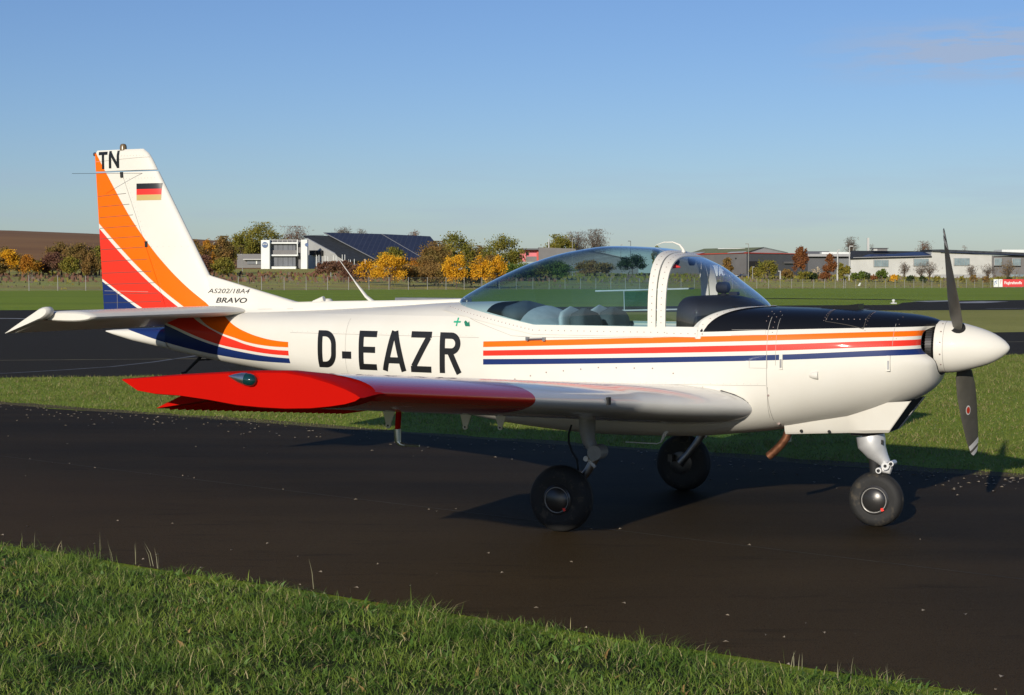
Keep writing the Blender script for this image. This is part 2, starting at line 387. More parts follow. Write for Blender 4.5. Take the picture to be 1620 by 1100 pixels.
def strip(name, P, wd, m, z):
    mb = MB(); P = [Vector(p) for p in P]; rows = []
    for i, p in enumerate(P):
        d = (P[min(i+1, len(P)-1)]-P[max(0, i-1)]).normalized(); q = Vector((-d.y, d.x))*wd/2
        rows.append([(*(p-q), z), (*(p+q), z)])
    mb.grid(rows); o = mb.build(name, m); return tag(o, kind='structure')
strip('yellow_line', [(-60, 27), (-9.7, 31.4), (-6, 31.95), (12.2, 39.5), (60, 59.6)], .14, M['yline'], .009)
strip('pale_seam_line', [gpt(u, v) for u, v in ((-60, 594), (20, 591), (94, 586.6), (177, 581), (242, 573.7), (305, 564.4), (352, 556))], .11, M['gline'], .009)
strip('white_line', [gpt(-80, 503.5), gpt(20, 504.5), gpt(60, 505.2), gpt(150, 508)], .5, M['line'], .009)
for i, q in enumerate([[(1440, 477.2), (1500, 475.6), (1520, 476.6), (1470, 478.4)], [(1500, 478.6), (1552, 477.0), (1596, 477.6), (1556, 480.0), (1520, 480.2)], [(1325, 490.4), (1345, 489.2), (1378, 489.6), (1352, 491.2)], [(238, 515), (250, 511.5), (253, 513.5), (243, 518)]]):
    sheet('painted_patch', [gpt(*p) for p in q], M['line'], .012)
strip('lane_line', [gpt(1560, 489.3), gpt(1620, 488.2), gpt(1700, 487)], .2, M['line'], .012)
sheet('far_track', [gpt(1190, 471.6), gpt(1420, 474.0), gpt(1490, 476.0), gpt(1420, 475.1), gpt(1190, 472.4)], M['apron'], .006)

def off(x, f, d): return (x+.573*d, f(x)+.819*d)
M['dirt'] = grass_mat('bare_edge_soil', (.12, .085, .045), (.16, .12, .06), (.09, .10, .03), 2.5, 22)
vp = rough_edge((-40, far(-40)-.05), (30, far(30)-.05), .3, .03, 12)+rough_edge((30, far(30)+.30), (-40, far(-40)+.30), .3, .10, 13)
sheet('verge_soil', vp, M['dirt'], .0028)
JA, JB = Vector(gpt(17, 724.6)), Vector(gpt(1310, 881)); jd = (JB-JA).normalized()
M['joint'] = basic('gritty_joint', (.045, .035, .024), .9, var=.45, scale=5)
strip('paving_joint', [JA-jd*9, JA, JB, JB+jd*6], .014, M['joint'], .007)
# ---- real grass blades
def blades(name, pts, h, wd, m, seg=2, lean=.55, seed=1, z0=0.0):
    rng = np.random.default_rng(seed); n = len(pts)
    a = rng.uniform(0, 2*np.pi, n); ln = rng.uniform(.1, 1, n)*lean; la = rng.uniform(0, 2*np.pi, n)
    base = np.column_stack([pts, np.full(n, z0)]); side = np.column_stack([np.cos(a), np.sin(a), np.zeros(n)])*(wd/2)[:, None]
    ld = np.column_stack([np.cos(la), np.sin(la)])
    def at_(f):
        z = h*f*(1-np.minimum(.34*ln, .62)*f); off = (ld*(h*ln*f**1.7)[:, None]); return base+np.column_stack([off, z])
    m1 = at_(np.full(n, .5)) if seg == 2 else None; tip = at_(np.ones(n))
    if seg == 2:
        V = np.stack([base-side, base+side, m1+side*.75, m1-side*.75, tip], 1).reshape(-1, 3); k = 5
        idx = (np.arange(n)*k)[:, None]
        loops = np.concatenate([idx+np.array([[0, 1, 2, 3]]), idx+np.array([[3, 2, 4]])], 1).ravel()
        tot = np.tile([4, 3], n)
    else:
        V = np.stack([base-side, base+side, tip], 1).reshape(-1, 3); k = 3
        loops = np.arange(n*3); tot = np.full(n, 3)
    me = bpy.data.meshes.new(name); me.vertices.add(len(V)); me.vertices.foreach_set('co', V.ravel().astype(np.float32))
    me.loops.add(len(loops)); me.loops.foreach_set('vertex_index', loops.astype(np.int32))
    me.polygons.add(len(tot)); st = np.concatenate([[0], np.cumsum(tot)[:-1]]); me.polygons.foreach_set('loop_start', st.astype(np.int32))
    me.update(calc_edges=True); me.materials.append(m)
    o = bpy.data.objects.new(name, me); COL.objects.link(o); return o
def blade_mat(name, cols, dry=.06, dryc=(.30, .24, .11)):
    t = NT(name); t.rough(.55); t.b.inputs['Specular IOR Level'].default_value = .3
    r = t.n('ShaderNodeNewGeometry').outputs['Random Per Island']
    c = t.mix(r, cols[0], cols[1]); c = t.mix(t.noise(1.6, 4, .6, lo=.35, hi=.65), c, cols[2])
    c = t.mix(t.math('LESS_THAN', t.math('FRACT', t.math('MULTIPLY', r, 37.3)), dry), c, dryc)
    t.color(c)
    trn = t.n('ShaderNodeBsdfTranslucent'); t.l(c, trn.inputs[0]); ms = t.n('ShaderNodeMixShader'); ms.inputs[0].default_value = .25
    t.l(t.b.outputs[0], ms.inputs[1]); t.l(trn.outputs[0], ms.inputs[2]); t.l(ms.outputs[0], t.out.inputs[0])
    return t.m
M['blade'] = blade_mat('grass_blade', [(.085, .165, .016), (.30, .37, .060), (.062, .13, .016)], .10, (.42, .36, .17))
M['blade2'] = blade_mat('verge_blade', [(.12, .17, .028), (.21, .24, .050), (.15, .17, .038)], .16)
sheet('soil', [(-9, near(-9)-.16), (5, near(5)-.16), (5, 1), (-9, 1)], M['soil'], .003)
rng = np.random.default_rng(3)
def clump(P, sc, seed, keep):
    r2 = np.random.default_rng(seed); k = np.zeros(len(P))
    for i in range(7):
        f = r2.uniform(.5, 1.6)*sc; th = r2.uniform(0, 6.28); ph = r2.uniform(0, 6.28)
        k += np.sin((P[:, 0]*np.cos(th)+P[:, 1]*np.sin(th))*f+ph)
    return 1/(1+np.exp(-k*.9))
P = np.column_stack([rng.uniform(-4.6, 3.2, 330000), rng.uniform(5.2, 11.6, 330000)])
ed = 10.34-.7218*(P[:, 0]+3.23); jit = rng.normal(0, .035, len(P))+.03*np.sin(P[:, 0]*9)+.04*np.sin(P[:, 0]*3.7+1)
P = P[(P[:, 1] < ed+jit) & (np.abs(P[:, 0]) < P[:, 1]*.33+.9)]
P = P[clump(P, 14, 21, 1)**.35 > rng.uniform(.0, 1.05, len(P))][:215000]
cl_ = clump(P, 7, 5, 1); cl2 = clump(P, 2.2, 8, 1)
h = (.034+.050*cl_**1.2*(.5+.7*cl2))*rng.uniform(.45, 1.6, len(P))
h = np.where(rng.uniform(0, 1, len(P)) > .992, h*2.0, h)
o = blades('grass_tufts', P, h, rng.uniform(.0016, .0048, len(P)), M['blade'], 2, 1.9, 4, .003)
tag(o, 'rough green grass in the near left corner below the taxiway', 'grass', kind='stuff')
M['weed'] = blade_mat('broad_leaf', [(.10, .20, .03), (.16, .26, .05), (.07, .14, .02)], .05, (.35, .22, .08))
Q = P[rng.choice(len(P), 5200, replace=False)]
tag(blades('broad_leaves', Q, rng.uniform(.025, .055, len(Q)), rng.uniform(.010, .022, len(Q)), M['weed'], 2, 2.6, 14, .006), 'small broad weed leaves mixed into the near left grass', 'weeds', kind='stuff')
# tall thin stalks along the taxiway edge
sp = [(gpt(u, v), hh) for u, v, hh in ((37, 866, .13), (57, 865, .11), (160, 886, .2), (177, 891, .17), (215, 893, .17), (240, 896, .18), (253, 900, .14), (497, 932, .24), (449, 926, .06), (553, 938, .05), (880, 1000, .10), (1252, 1055, .09), (1265, 1060, .08), (1345, 1075, .13), (1322, 1078, .12), (1400, 1085, .12), (100, 874, .09))]
PP = np.array([(p[0]+rng.normal(0, .006), p[1]-.02+rng.normal(0, .01)) for p, _ in sp for _ in range(2)]); HH = np.array([hh*rng.uniform(.75, 1) for _, hh in sp for _ in range(2)])
M['stalk'] = basic('dry_stalk', (.22, .21, .12), .6)
tag(blades('dry_stalks', PP, HH, np.full(len(PP), .0035), M['stalk'], 2, .35, 9, .003), 'thin pale seed stalks rising above the near grass edge', 'grass', kind='stuff')
# verge between taxiway and apron
sheet('verge', [(x, far(x)+.03) for x in (-60, 60)][::1]+[(10.4+60*.81, 33.5+60*.31), (10.4, 33.5), (-5.6, 26.8), (-8.2, 26.4), (-30, 24.45), (-60, 22)], M['verge'], .0025) if False else None
P = np.column_stack([rng.uniform(-11, 13, 420000), rng.uniform(11.5, 36, 420000)])
lo = 21.26-.6996*(P[:, 0]+6.58)+rng.normal(0, .05, len(P)); hi = np.interp(P[:, 0], [-30, -8.2, -5.6, 10.4, 30], [24.5, 26.45, 26.9, 33.6, 41.3])+rng.normal(0, .05, len(P))
P = P[(P[:, 1] > lo) & (P[:, 1] < hi) & (np.abs(P[:, 0]) < P[:, 1]*.33+1.2)][:190000]
cl_ = clump(P, 4, 15, 1)
edge = np.clip((P[:, 1]-(21.26-.6996*(P[:, 0]+6.58)))/.5, .25, 1)
h = (.018+.042*cl_)*rng.uniform(.6, 1.4, len(P))*edge
tag(blades('verge_grass', P, h, rng.uniform(.006, .012, len(P)), M['blade2'], 1, 1.5, 6, .001), 'short mown grass strip behind the aircraft between taxiway and apron', 'grass', kind='stuff')
# withered leaves and grit on the taxiway edges
M['leaf'] = basic('withered_leaf', (.36, .30, .22), .8, var=.3, scale=3)
mb = MB(); rr = random.Random(5)
for i in range(490):
    if i < 320: x = rr.uniform(-8, 5.5); y = far(x)-abs(rr.gauss(0, .85))-.04
    elif i < 400: x = rr.uniform(3.2, 4.6); y = far(x)-abs(rr.gauss(0, .5))
    elif i < 450: x = rr.uniform(-5, 3.5); y = near(x)+abs(rr.gauss(.1, .8))
    else: x = rr.uniform(-6, 5); y = rr.uniform(near(x), far(x))
    if i >= 450 and i % 2:
        q_ = JA+(JB-JA)*rr.uniform(-.5, 1.4); x, y = q_.x+rr.gauss(0, .05), q_.y+rr.gauss(0, .05)
    a = rr.uniform(0, 6.3); s = rr.uniform(.008, .024) * (1 if i < 400 else .7); b = s*rr.uniform(.4, .9)
    c, s_ = math.cos(a), math.sin(a)
    mb.add([(x+c*s, y+s_*s, .006), (x-s_*b, y+c*b, .012), (x-c*s, y-s_*s, .007), (x+s_*b, y-c*b, .014)], [(0, 1, 2), (0, 2, 3)])
tag(mb.build('fallen_leaves', M['leaf'], fix=False), 'small withered leaves and grit scattered along the taxiway edges', 'leaves', kind='stuff')
# ------------------------------------------------------------------ the aircraft (X forward, Y to its right, Z up)
NX, NY, YAW = 2.461, 11.148, .46
AC = empty('light_aircraft', (NX, NY, .004), -YAW, label='white low-wing two-seat trainer aircraft with orange, red and blue stripes, parked on the dark taxiway', cat='airplane')
def T(P): return [(p[0], -p[1], p[2]) for p in P]
class AB(MB):                        # aircraft builder: flips Y on building
    def build(s, name, m, parent=AC, smooth=True, angle=35, fix=True):
        s.V = T(s.V); return MB.build(s, name, m, parent, smooth, angle, fix)
ST = [  # X, half width, top, bottom, widest z, top exponent, bottom exponent
 (.43, .215, 1.375, 1.035, 1.205, 2.1, 2.1), (.41, .265, 1.395, .985, 1.20, 2.2, 2.2), (.36, .315, 1.413, .93, 1.19, 2.3, 2.0), (.27, .365, 1.431, .872, 1.165, 2.5, 2.0),
 (.12, .415, 1.445, .805, 1.13, 2.7, 2.0), (-.1, .465, 1.458, .742, 1.12, 3.0, 2.02), (-.35, .505, 1.466, .688, 1.10, 3.3, 2.15), (-.6, .54, 1.472, .640, 1.08, 3.6, 2.45),
 (-.9, .56, 1.476, .600, 1.06, 3.9, 2.8), (-1.3, .565, 1.48, .562, 1.05, 4.0, 2.9), (-1.9, .565, 1.49, .548, 1.05, 4.0, 2.9), (-2.4, .555, 1.497, .572, 1.05, 3.9, 2.8),
 (-3.12, .50, 1.487, .655, 1.07, 3.3, 2.6), (-3.7, .44, 1.452, .765, 1.10, 2.9, 2.5), (-4.5, .34, 1.408, .872, 1.14, 2.7, 2.5), (-5.1, .255, 1.388, .948, 1.18, 2.7, 2.5), (-5.5, .20, 1.384, 1.002, 1.20, 2.8, 2.5), (-5.86, .145, 1.382, 1.062, 1.22, 3, 2.5)]
SX = np.array([s[0] for s in ST][::-1]); SP = np.array([s[1:] for s in ST][::-1])
def hermite(xs_, ys, x):
    x = min(max(x, xs_[0]), xs_[-1]); i = min(max(np.searchsorted(xs_, x)-1, 0), len(xs_)-2)
    h = xs_[i+1]-xs_[i]; t = (x-xs_[i])/h
    def sl(j):
        if j == 0: return (ys[1]-ys[0])/(xs_[1]-xs_[0])
        if j == len(xs_)-1: return (ys[-1]-ys[-2])/(xs_[-1]-xs_[-2])
        a = (ys[j]-ys[j-1])/(xs_[j]-xs_[j-1]); b = (ys[j+1]-ys[j])/(xs_[j+1]-xs_[j])
        return np.where(a*b > 0, 2*a*b/(a+b+1e-12*np.sign(a+b+1e-30)), 0)
    m0, m1 = sl(i)*h, sl(i+1)*h
    return (2*t**3-3*t**2+1)*ys[i]+(t**3-2*t**2+t)*m0+(-2*t**3+3*t**2)*ys[i+1]+(t**3-t**2)*m1
def sec(x): return hermite(SX, SP, x)
def side_y(x, z):                    # half width of the body at height z
    w_, zt, zb, zc, nt, nb = sec(x)
    r, n = ((z-zc)/(zt-zc), nt) if z >= zc else ((zc-z)/(zc-zb), nb)
    return w_*max(0, 1-min(1, r)**n)**(1/n)
def top_z(x, y):
    w_, zt, zb, zc, nt, nb = sec(x); return zc+(zt-zc)*max(0, 1-min(1, abs(y)/w_)**nt)**(1/nt)
def ring(x, q0, q1, n, off=0):       # angle measured from +Y (right) towards up
    w_, zt, zb, zc, nt, nb = sec(x); out = []
    for k in range(n+1):
        q = q0+(q1-q0)*k/n; c, s_ = math.cos(q), math.sin(q); e = nt if s_ >= 0 else nb
        # superellipse by polar radius, evenly spread
        r = (abs(c)**e+abs(s_)**e)**(-1/e)
        out.append((x, (w_+off)*r*c, zc+((zt-zc if s_ >= 0 else zc-zb)+off)*r*s_))
    return out
def sill_z(x): return 1.322 if x > -2.31 else 1.322+.196*min(.45, -2.31-x)-.02*min(1, (-2.31-x)/.1) if x > -2.9 else 1.322+.196*.45-.02
def sill_q(x):
    w_, zt, zb, zc, nt, nb = sec(x); zz = min(.93, (sill_z(x)-zc)/(zt-zc)); yy = max(1e-3, (1-min(.999, zz)**nt)**(1/nt)); return math.atan2(zz, yy)
def xrange(a, b, n): return [a+(b-a)*i/n for i in range(n+1)]
# shell: engine cowling, then cabin, then tail boom
XC = -.604
mb = AB(); xs_c = [.43, .42, .41, .39, .36, .32, .27, .2]+xrange(.12, XC, 10)
def nose_cut(p):
    x, y, z = p; g = math.exp(-((z-1.270)/.105)**4)*min(1, abs(y)/.15)**1.3; h_ = max(0, min(1, (x-.20)/.23))
    return (x-.098*g*h_, y, z)
mb.grid([[nose_cut(p) for p in ring(x, 0, 2*math.pi, 96)[:-1]] for x in xs_c], closed=True)
cowl = mb.build('engine_cowling', M['fus'])
# nose face: an air intake above, closed lip below
mb = AB(); rows = []
for k, (f, d) in enumerate(((1, 0), (.985, .003), (.955, -.004), (.93, -.05))):
    r = []
    for p in [nose_cut(p) for p in ring(.43, 0, 2*math.pi, 96)[:-1]]:
        zc = 1.215; r.append((p[0]+d, p[1]*f, zc+(p[2]-zc)*f))
    rows.append(r)
mb.grid(rows, closed=True); mb.build('nose_lip', M['matt'], cowl)
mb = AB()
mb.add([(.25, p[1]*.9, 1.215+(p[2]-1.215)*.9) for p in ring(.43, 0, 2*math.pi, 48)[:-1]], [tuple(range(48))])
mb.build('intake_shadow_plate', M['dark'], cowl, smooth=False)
mb = AB()
for zz in (0,): mb.lathe((.350, 0, 1.222), (1, 0, 0), [(0, .166), (.04, .166), (.045, .15)], 40)
for k in range(60):
    q = 2*math.pi*k/60; c, s_ = math.cos(q), math.sin(q)
    mb.obox((.37, .167*c, 1.222+.167*s_), (.02, 0, 0), (0, -.004*s_, .004*c), (0, .006*c, .006*s_))
mb.build('starter_ring', M['hubd'], cowl)
# intake cut on the flank of the cowl nose: dark opening with a bright rim
def side_patch(name, P2, m, parent, eps=.003, n=10, sgn=1, rim=None):
    """lay a polygon given in (X, Z) on the body flank"""
    b = bmesh.new(); vs_ = [b.verts.new((p[0], 0, p[1])) for p in P2]; b.faces.new(vs_)
    bmesh.ops.triangulate(b, faces=b.faces)
    bmesh.ops.subdivide_edges(b, edges=b.edges, cuts=n, use_grid_fill=True)
    bmesh.ops.triangulate(b, faces=b.faces)
    V = [(v.co.x, sgn*(side_y(v.co.x, v.co.z)+eps), v.co.z) for v in b.verts]; b.verts.index_update()
    F = [[v.index for v in f.verts] for f in b.faces]; b.free()
    mb = AB(); mb.add(V, F); return mb.build(name, m, parent, angle=60)
# cabin and tail boom shell
body = None
mb = AB(); NL = 44
xs_b = xrange(XC, -5.86, 70)
rows = []
for x in xs_b:
    q = sill_q(x); rows.append(ring(x, q, -math.pi-q, NL))
mb.grid(rows)
rows = []
for x in [x for x in xs_b if x > -1.2]: q = sill_q(x); rows.append(ring(x, math.pi-q, q, 20))
mb.grid(rows)
rows = []
for x in [-2.74]+[x for x in xs_b if x < -2.76]: q = sill_q(x); rows.append(ring(x, math.pi-q, q, 20))
mb.grid(rows)
mb.add(ring(-5.86, 0, 2*math.pi, 40)[:-1], [tuple(range(40))])
body = mb.build('fuselage', M['fus'])
# tail cone below the rudder
mb = AB(); rows = []
for x, w_, zt, zb in ((-5.855, .143, 1.262, 1.066), (-5.95, .128, 1.252, 1.080), (-6.275, .072, 1.236, 1.130), (-6.50, .032, 1.222, 1.180), (-6.585, .012, 1.214, 1.203)):
    zc = (zt+zb)/2; rows.append([(x, w_*np.sign(math.cos(q))*abs(math.cos(q))**.8, zc+(zt-zb)/2*np.sign(math.sin(q))*abs(math.sin(q))**.8) for q in [2*math.pi*k/32 for k in range(32)]])
mb.grid(rows, closed=True); mb.add(rows[-1], [tuple(range(32))]); mb.build('tail_cone', M['fus'], AC, angle=50)
# cockpit lining
mb = AB(); rows = []
for x in xrange(-1.06, -2.76, 14):
    yy = side_y(x, 1.30)-.03; rows.append([(x, yy, 1.315), (x, yy-.02, 1.0), (x, -yy+.02, 1.0), (x, -yy, 1.315)])
mb.grid(rows); mb.add([rows[0][i] for i in range(4)], [(0, 1, 2, 3)]); mb.build('cockpit_tub', M['cockpit'], AC, angle=30)
# --- flat print and seams on the flank
def flank_strip(P2, wd, eps=.003, sgn=1, step=.03):
    pts = []
    for a, b in zip(P2[:-1], P2[1:]):
        a = Vector(a); b = Vector(b); n = max(1, int((b-a).length/step))
        pts += [a+(b-a)*i/n for i in range(n)]
    pts.append(Vector(P2[-1])); rows = []
    for i, p in enumerate(pts):
        d = (pts[min(i+1, len(pts)-1)]-pts[max(0, i-1)]).normalized(); q = Vector((-d.y, d.x))*wd/2
        r = []
        for f in ((-1, 0, 1) if wd > .02 else (-1, 1)):
            s_ = p+q*f; r.append((s_.x, sgn*(side_y(s_.x, s_.y)+eps), s_.y))
        rows.append(r)
    return rows
def glyph(ch, x0, z0, w_, h, s_):
    X = lambda u: x0+u*w_; Z = lambda v: z0+v*h; hs = s_/2; out = []
    L = lambda *p: out.append(list(p))
    if ch == 'D':
        L((x0+hs, z0), (x0+hs, z0+h)); r = min(w_*.62, h*.3); pts = [(x0+s_, z0+h-hs)]
        for k in range(9): q = math.pi/2*(1-k/8); pts.append((x0+w_-hs-r*1+r*math.cos(q), z0+h-hs-r+r*math.sin(q)))
        for k in range(9): q = -math.pi/2*k/8; pts.append((x0+w_-hs-r+r*math.cos(q), z0+hs+r+r*math.sin(q)))
        pts.append((x0+s_, z0+hs)); out.append(pts)
    elif ch == '-': L((x0, z0+h*.5), (x0+w_, z0+h*.5))
    elif ch == 'E':
        L((x0+hs, z0), (x0+hs, z0+h))
        for v in (z0+hs, z0+h*.52, z0+h-hs): L((x0+s_, v), (x0+w_*(1 if v != z0+h*.52 else .93), v))
    elif ch == 'A':
        L((x0+hs*.9, z0), (x0+w_/2-hs*.25, z0+h)); L((x0+w_-hs*.9, z0), (x0+w_/2+hs*.25, z0+h)); L((x0+w_*.28, z0+h*.27), (x0+w_*.72, z0+h*.27))
    elif ch == 'Z':
        L((x0, z0+h-hs*.85), (x0+w_, z0+h-hs*.85)); L((x0, z0+hs*.85), (x0+w_, z0+hs*.85)); L((x0+hs*1.05, z0+s_*.8), (x0+w_-hs*1.05, z0+h-s_*.8))
    elif ch == 'R':
        L((x0+hs, z0), (x0+hs, z0+h)); r = h*.27-hs; pts = [(x0+s_, z0+h-hs)]
        r2 = min(r, w_*.45)
        for k in range(9): q = math.pi/2*(1-k/8); pts.append((x0+w_*.94-hs-r2+r2*math.cos(q), z0+h-hs-r+r*math.sin(q)))
        for k in range(9): q = -math.pi/2*k/8; pts.append((x0+w_*.94-hs-r2+r2*math.cos(q), z0+h-hs-r+r*math.sin(q)))
        pts.append((x0+s_, z0+h-hs-2*r)); out.append(pts); L((x0+w_*.45, z0+h-hs-2*r), (x0+w_-hs, z0))
    elif ch == 'T': L((x0, z0+h-hs), (x0+w_, z0+h-hs)); L((x0+w_/2, z0), (x0+w_/2, z0+h-s_))
    elif ch == 'N': L((x0+hs, z0), (x0+hs, z0+h)); L((x0+w_-hs, z0), (x0+w_-hs, z0+h)); L((x0+hs, z0+h-.01), (x0+w_-hs, z0+.01))
    return out
for ch, a, b, z0, z1 in (('D', -4.219, -4.040, .983, 1.267), ('-', -3.981, -3.893, 1.057, 1.113), ('E', -3.822, -3.655, .978, 1.272), ('A', -3.600, -3.385, .978, 1.275), ('Z', -3.340, -3.158, .980, 1.274), ('R', -3.085, -2.893, .978, 1.275)):
    mb = AB(); st = .046 if ch != '-' else .055
    for i, L_ in enumerate(glyph(ch, a, z0, b-a, z1-z0, st)): mb.grid(flank_strip(L_, st, .0026+.0003*i))
    mb.build('registration_letter', M['letter'], body, angle=80, fix=False)
# pale square of newer paint behind the letters is left to the coat; seams:
mb = AB()
for P2 in ([(-.604, 1.47), (-.604, .70)], [(-1.04, .95), (-1.04, .74)]):
    mb.grid(flank_strip(P2, .0035, .0012))
for P2 in ([(-4.5, 1.243), (-2.75, 1.243)], [(-1.9, .945), (-.61, .965)], [(-.60, .955), (-.62, .74)], [(-.72, 1.13), (-.72, 1.08), (-.60, 1.08), (-.60, 1.13)], [(-.85, 1.33), (-.62, 1.335), (-.62, 1.30), (-.85, 1.295)],
           [(-2.48, 1.262), (-2.30, 1.255), (-1.40, 1.268)], [(-2.48, 1.262), (-2.80, 1.36), (-3.05, 1.455)], [(-3.95, 1.36), (-3.95, .93)], [(.19, 1.44), (.19, 1.24)], [(-.545, 1.46), (-.545, 1.10)]):
    mb.grid(flank_strip(P2, .0024, .0014))
mb.build('panel_seams', M['seam'], body, fix=False)['kind'] = 'stuff'
# round-topped rivets, all in one part
RV = AB()
def rivet(x, y, z, nrm, r=.0045):
    n_ = Vector(nrm).normalized(); a = n_.orthogonal().normalized(); b = n_.cross(a); c = Vector((x, y, z)); V = [c+n_*.0025]
    for k in range(6): q = k*math.pi/3; V.append(c+(a*math.cos(q)+b*math.sin(q))*r)
    RV.add(V, [(0, 1+k, 1+(k+1) % 6) for k in range(6)])
def rivline(P2, step, r=.0035, eps=.0015):
    for a, b in zip(P2[:-1], P2[1:]):
        a = Vector(a); b = Vector(b); n = max(1, int((b-a).length/step))
        for i in range(n): p = a+(b-a)*i/n; rivet(p.x, side_y(p.x, p.y)+eps, p.y, (0, 1, 0), r)
rivline([(-.575, 1.45), (-.575, 1.25)], .03); rivline([(-.63, 1.45), (-.63, 1.36)], .03); rivline([(-.50, 1.215), (.2, 1.245)], .035, .0022)
rivline([(.21, 1.42), (.21, 1.24)], .04, .0025); rivline([(-2.45, .955), (-2.2, 1.01), (-1.8, 1.055), (-1.4, 1.06), (-1.1, 1.0)], .11, .006)
for x in np.arange(-5.4, -4.1, .055): z = sec(x)[2]; rivet(x, .05, z-.002, (0, .3, -1), .006)
rivline([(-.60, .90), (-.6, .88)], .1, .009); rivline([(-.585, .70), (-.58, .69)], .1, .012)
rivline([(-4.48, 1.255), (-2.76, 1.255)], .05, .0016); rivline([(-1.9, .955), (-.62, .975)], .045, .0018); rivline([(-1.03, .93), (-1.03, .76)], .045, .0018)
# small marks
mb = AB()
for L_ in ([(-2.985, 1.352), (-2.925, 1.352)], [(-2.955, 1.322), (-2.955, 1.382)]): mb.grid(flank_strip(L_, .012, .003))
mb.build('green_cross_mark', M['green'], body, fix=False)
side_patch('green_arrow_mark', [(-2.895, 1.352), (-2.885, 1.364), (-2.860, 1.347), (-2.852, 1.358), (-2.836, 1.322), (-2.876, 1.322), (-2.868, 1.333)], M['green2'], body, .003, 1)
# canopy handle, cowl catches, door bump
mb = AB(); y = side_y(-2.28, 1.243)
mb.tube([(-2.345, y+.02, 1.240), (-2.215, y+.02, 1.246)], .006, 8)
for x in (-2.345, -2.215): mb.obox((x, y+.011, 1.243), (.010, 0, 0), (0, .014, 0), (0, 0, .013))
mb.build('canopy_handle', M['alud'], body)
for x in (-.508, .170):
    y = side_y(x, 1.12); mb = AB(); mb.obox((x, y+.004, 1.125), (.011, 0, 0), (0, .006, 0), (0, 0, .050)); ob = mb.build('cowl_catch', M['white'], cowl, smooth=False)
    mb = AB(); mb.obox((x, y+.012, 1.115), (.006, 0, 0), (0, .003, 0), (0, 0, .028)); mb.build('catch_lever', M['alud'], ob, smooth=False)
mb = AB(); y = side_y(-.32, 1.04)
mb.lathe((-.345, y-.012, 1.04), (1, .0, 0), [(0, .001), (.02, .018), (.045, .026), (.075, .028), (.0751, .001)], 20); mb.build('cowl_blister', M['white'], cowl)
# cowl top hatch and small air scoop
mb = AB()
def deck_strip(P, wd, eps):
    pts = []
    for a, b in zip(P[:-1], P[1:]):
        a = Vector(a); b = Vector(b); n = max(1, int((b-a).length/.03)); pts += [a+(b-a)*i/n for i in range(n)]
    pts.append(Vector(P[-1])); rows = []
    for i, p in enumerate(pts):
        d = (pts[min(i+1, len(pts)-1)]-pts[max(0, i-1)]).normalized(); q = Vector((-d.y, d.x))*wd/2
        rows.append([(s_.x, s_.y, top_z(s_.x, s_.y)+eps) for s_ in (p-q, p, p+q)])
    return rows
for L_ in ([(-.25, .12), (-.25, .40)], [(.0, .12), (.0, .39)], [(-.25, .40), (0, .39)], [(-.25, .12), (0, .12)]): mb.grid(deck_strip(L_, .004, .0015))
mb.build('oil_hatch_seam', M['seamd'], cowl, fix=False)
for k in range(9):
    for x in (-.262, .012): yy = .13+k*.033; rivet(x, yy, top_z(x, yy)+.001, (0, .3, 1), .004)
for k in range(8): x = -.25+k*.035; rivet(x, side_y(x, 1.405)*1.0, 1.405, (0, 1, .4), .004)
mb = AB(); mb.add([(-.40, -.10, 1.468), (-.40, -.0, 1.468), (-.13, .02, 1.50), (-.13, -.12, 1.50), (-.13, .02, 1.46), (-.13, -.12, 1.46), (-.40, -.1, 1.455), (-.40, 0, 1.455)],
    [(0, 1, 2, 3), (2, 4, 5, 3), (1, 7, 4, 2), (0, 3, 5, 6)]); mb.build('cowl_air_scoop', M['black'], cowl, smooth=False)
# lower cowl scoop
mb = AB(); rows = []
for x, w_, zt, zb in ((.118, .17, .875, .652), (.112, .172, .87, .650), (.05, .165, .85, .646), (-.05, .15, .82, .638), (-.16, .13, .80, .634), (-.568, .24, .70, .617)):
    r = []; wt_ = w_+(.055 if x > -.5 else .02)
    for yy, zz in ((-wt_, zt), (-w_, zb+.02), (-w_+.02, zb), (w_-.02, zb), (w_, zb+.02), (wt_, zt)): r.append((x+(max(0, zz-.652)*.72 if x > .1 else 0), yy, zz))
    rows.append(r)
mb.grid(rows); mb.add(rows[-1], [tuple(range(6))]); mouth = rows[0]
sc = mb.build('chin_scoop', M['white'], cowl, angle=25)
mb = AB(); mb.add([(p[0]-.012, p[1]*.97, p[2]) for p in mouth], [tuple(range(6))]); mb.build('scoop_mouth', M['dark'], cowl, smooth=False)
for x in (-.46, -.28):
    mb = AB(); mb.lathe((x, .175 if x > -.3 else .215, .643), (0, 1, 0), [(0, .011), (.008, .010), (.009, .0)], 12); mb.build('fastener', M['dark'], cowl)
mb = AB(); mb.obox((-.57, .12, .60), (.006, 0, 0), (0, .02, 0), (0, 0, .045)); mb.build('drain_fin', M['white'], cowl, smooth=False)
# exhaust
mb = AB(); P = [(-.55, .18, .70), (-.56, .18, .64), (-.575, .18, .59), (-.61, .18, .54), (-.66, .18, .49), (-.70, .18, .455)]
mb.tube(P, .028, 16, cap=False); mb.tube([P[-1], P[-2]], .024, 16, cap=True); mb.build('exhaust_pipe', M['rust'])
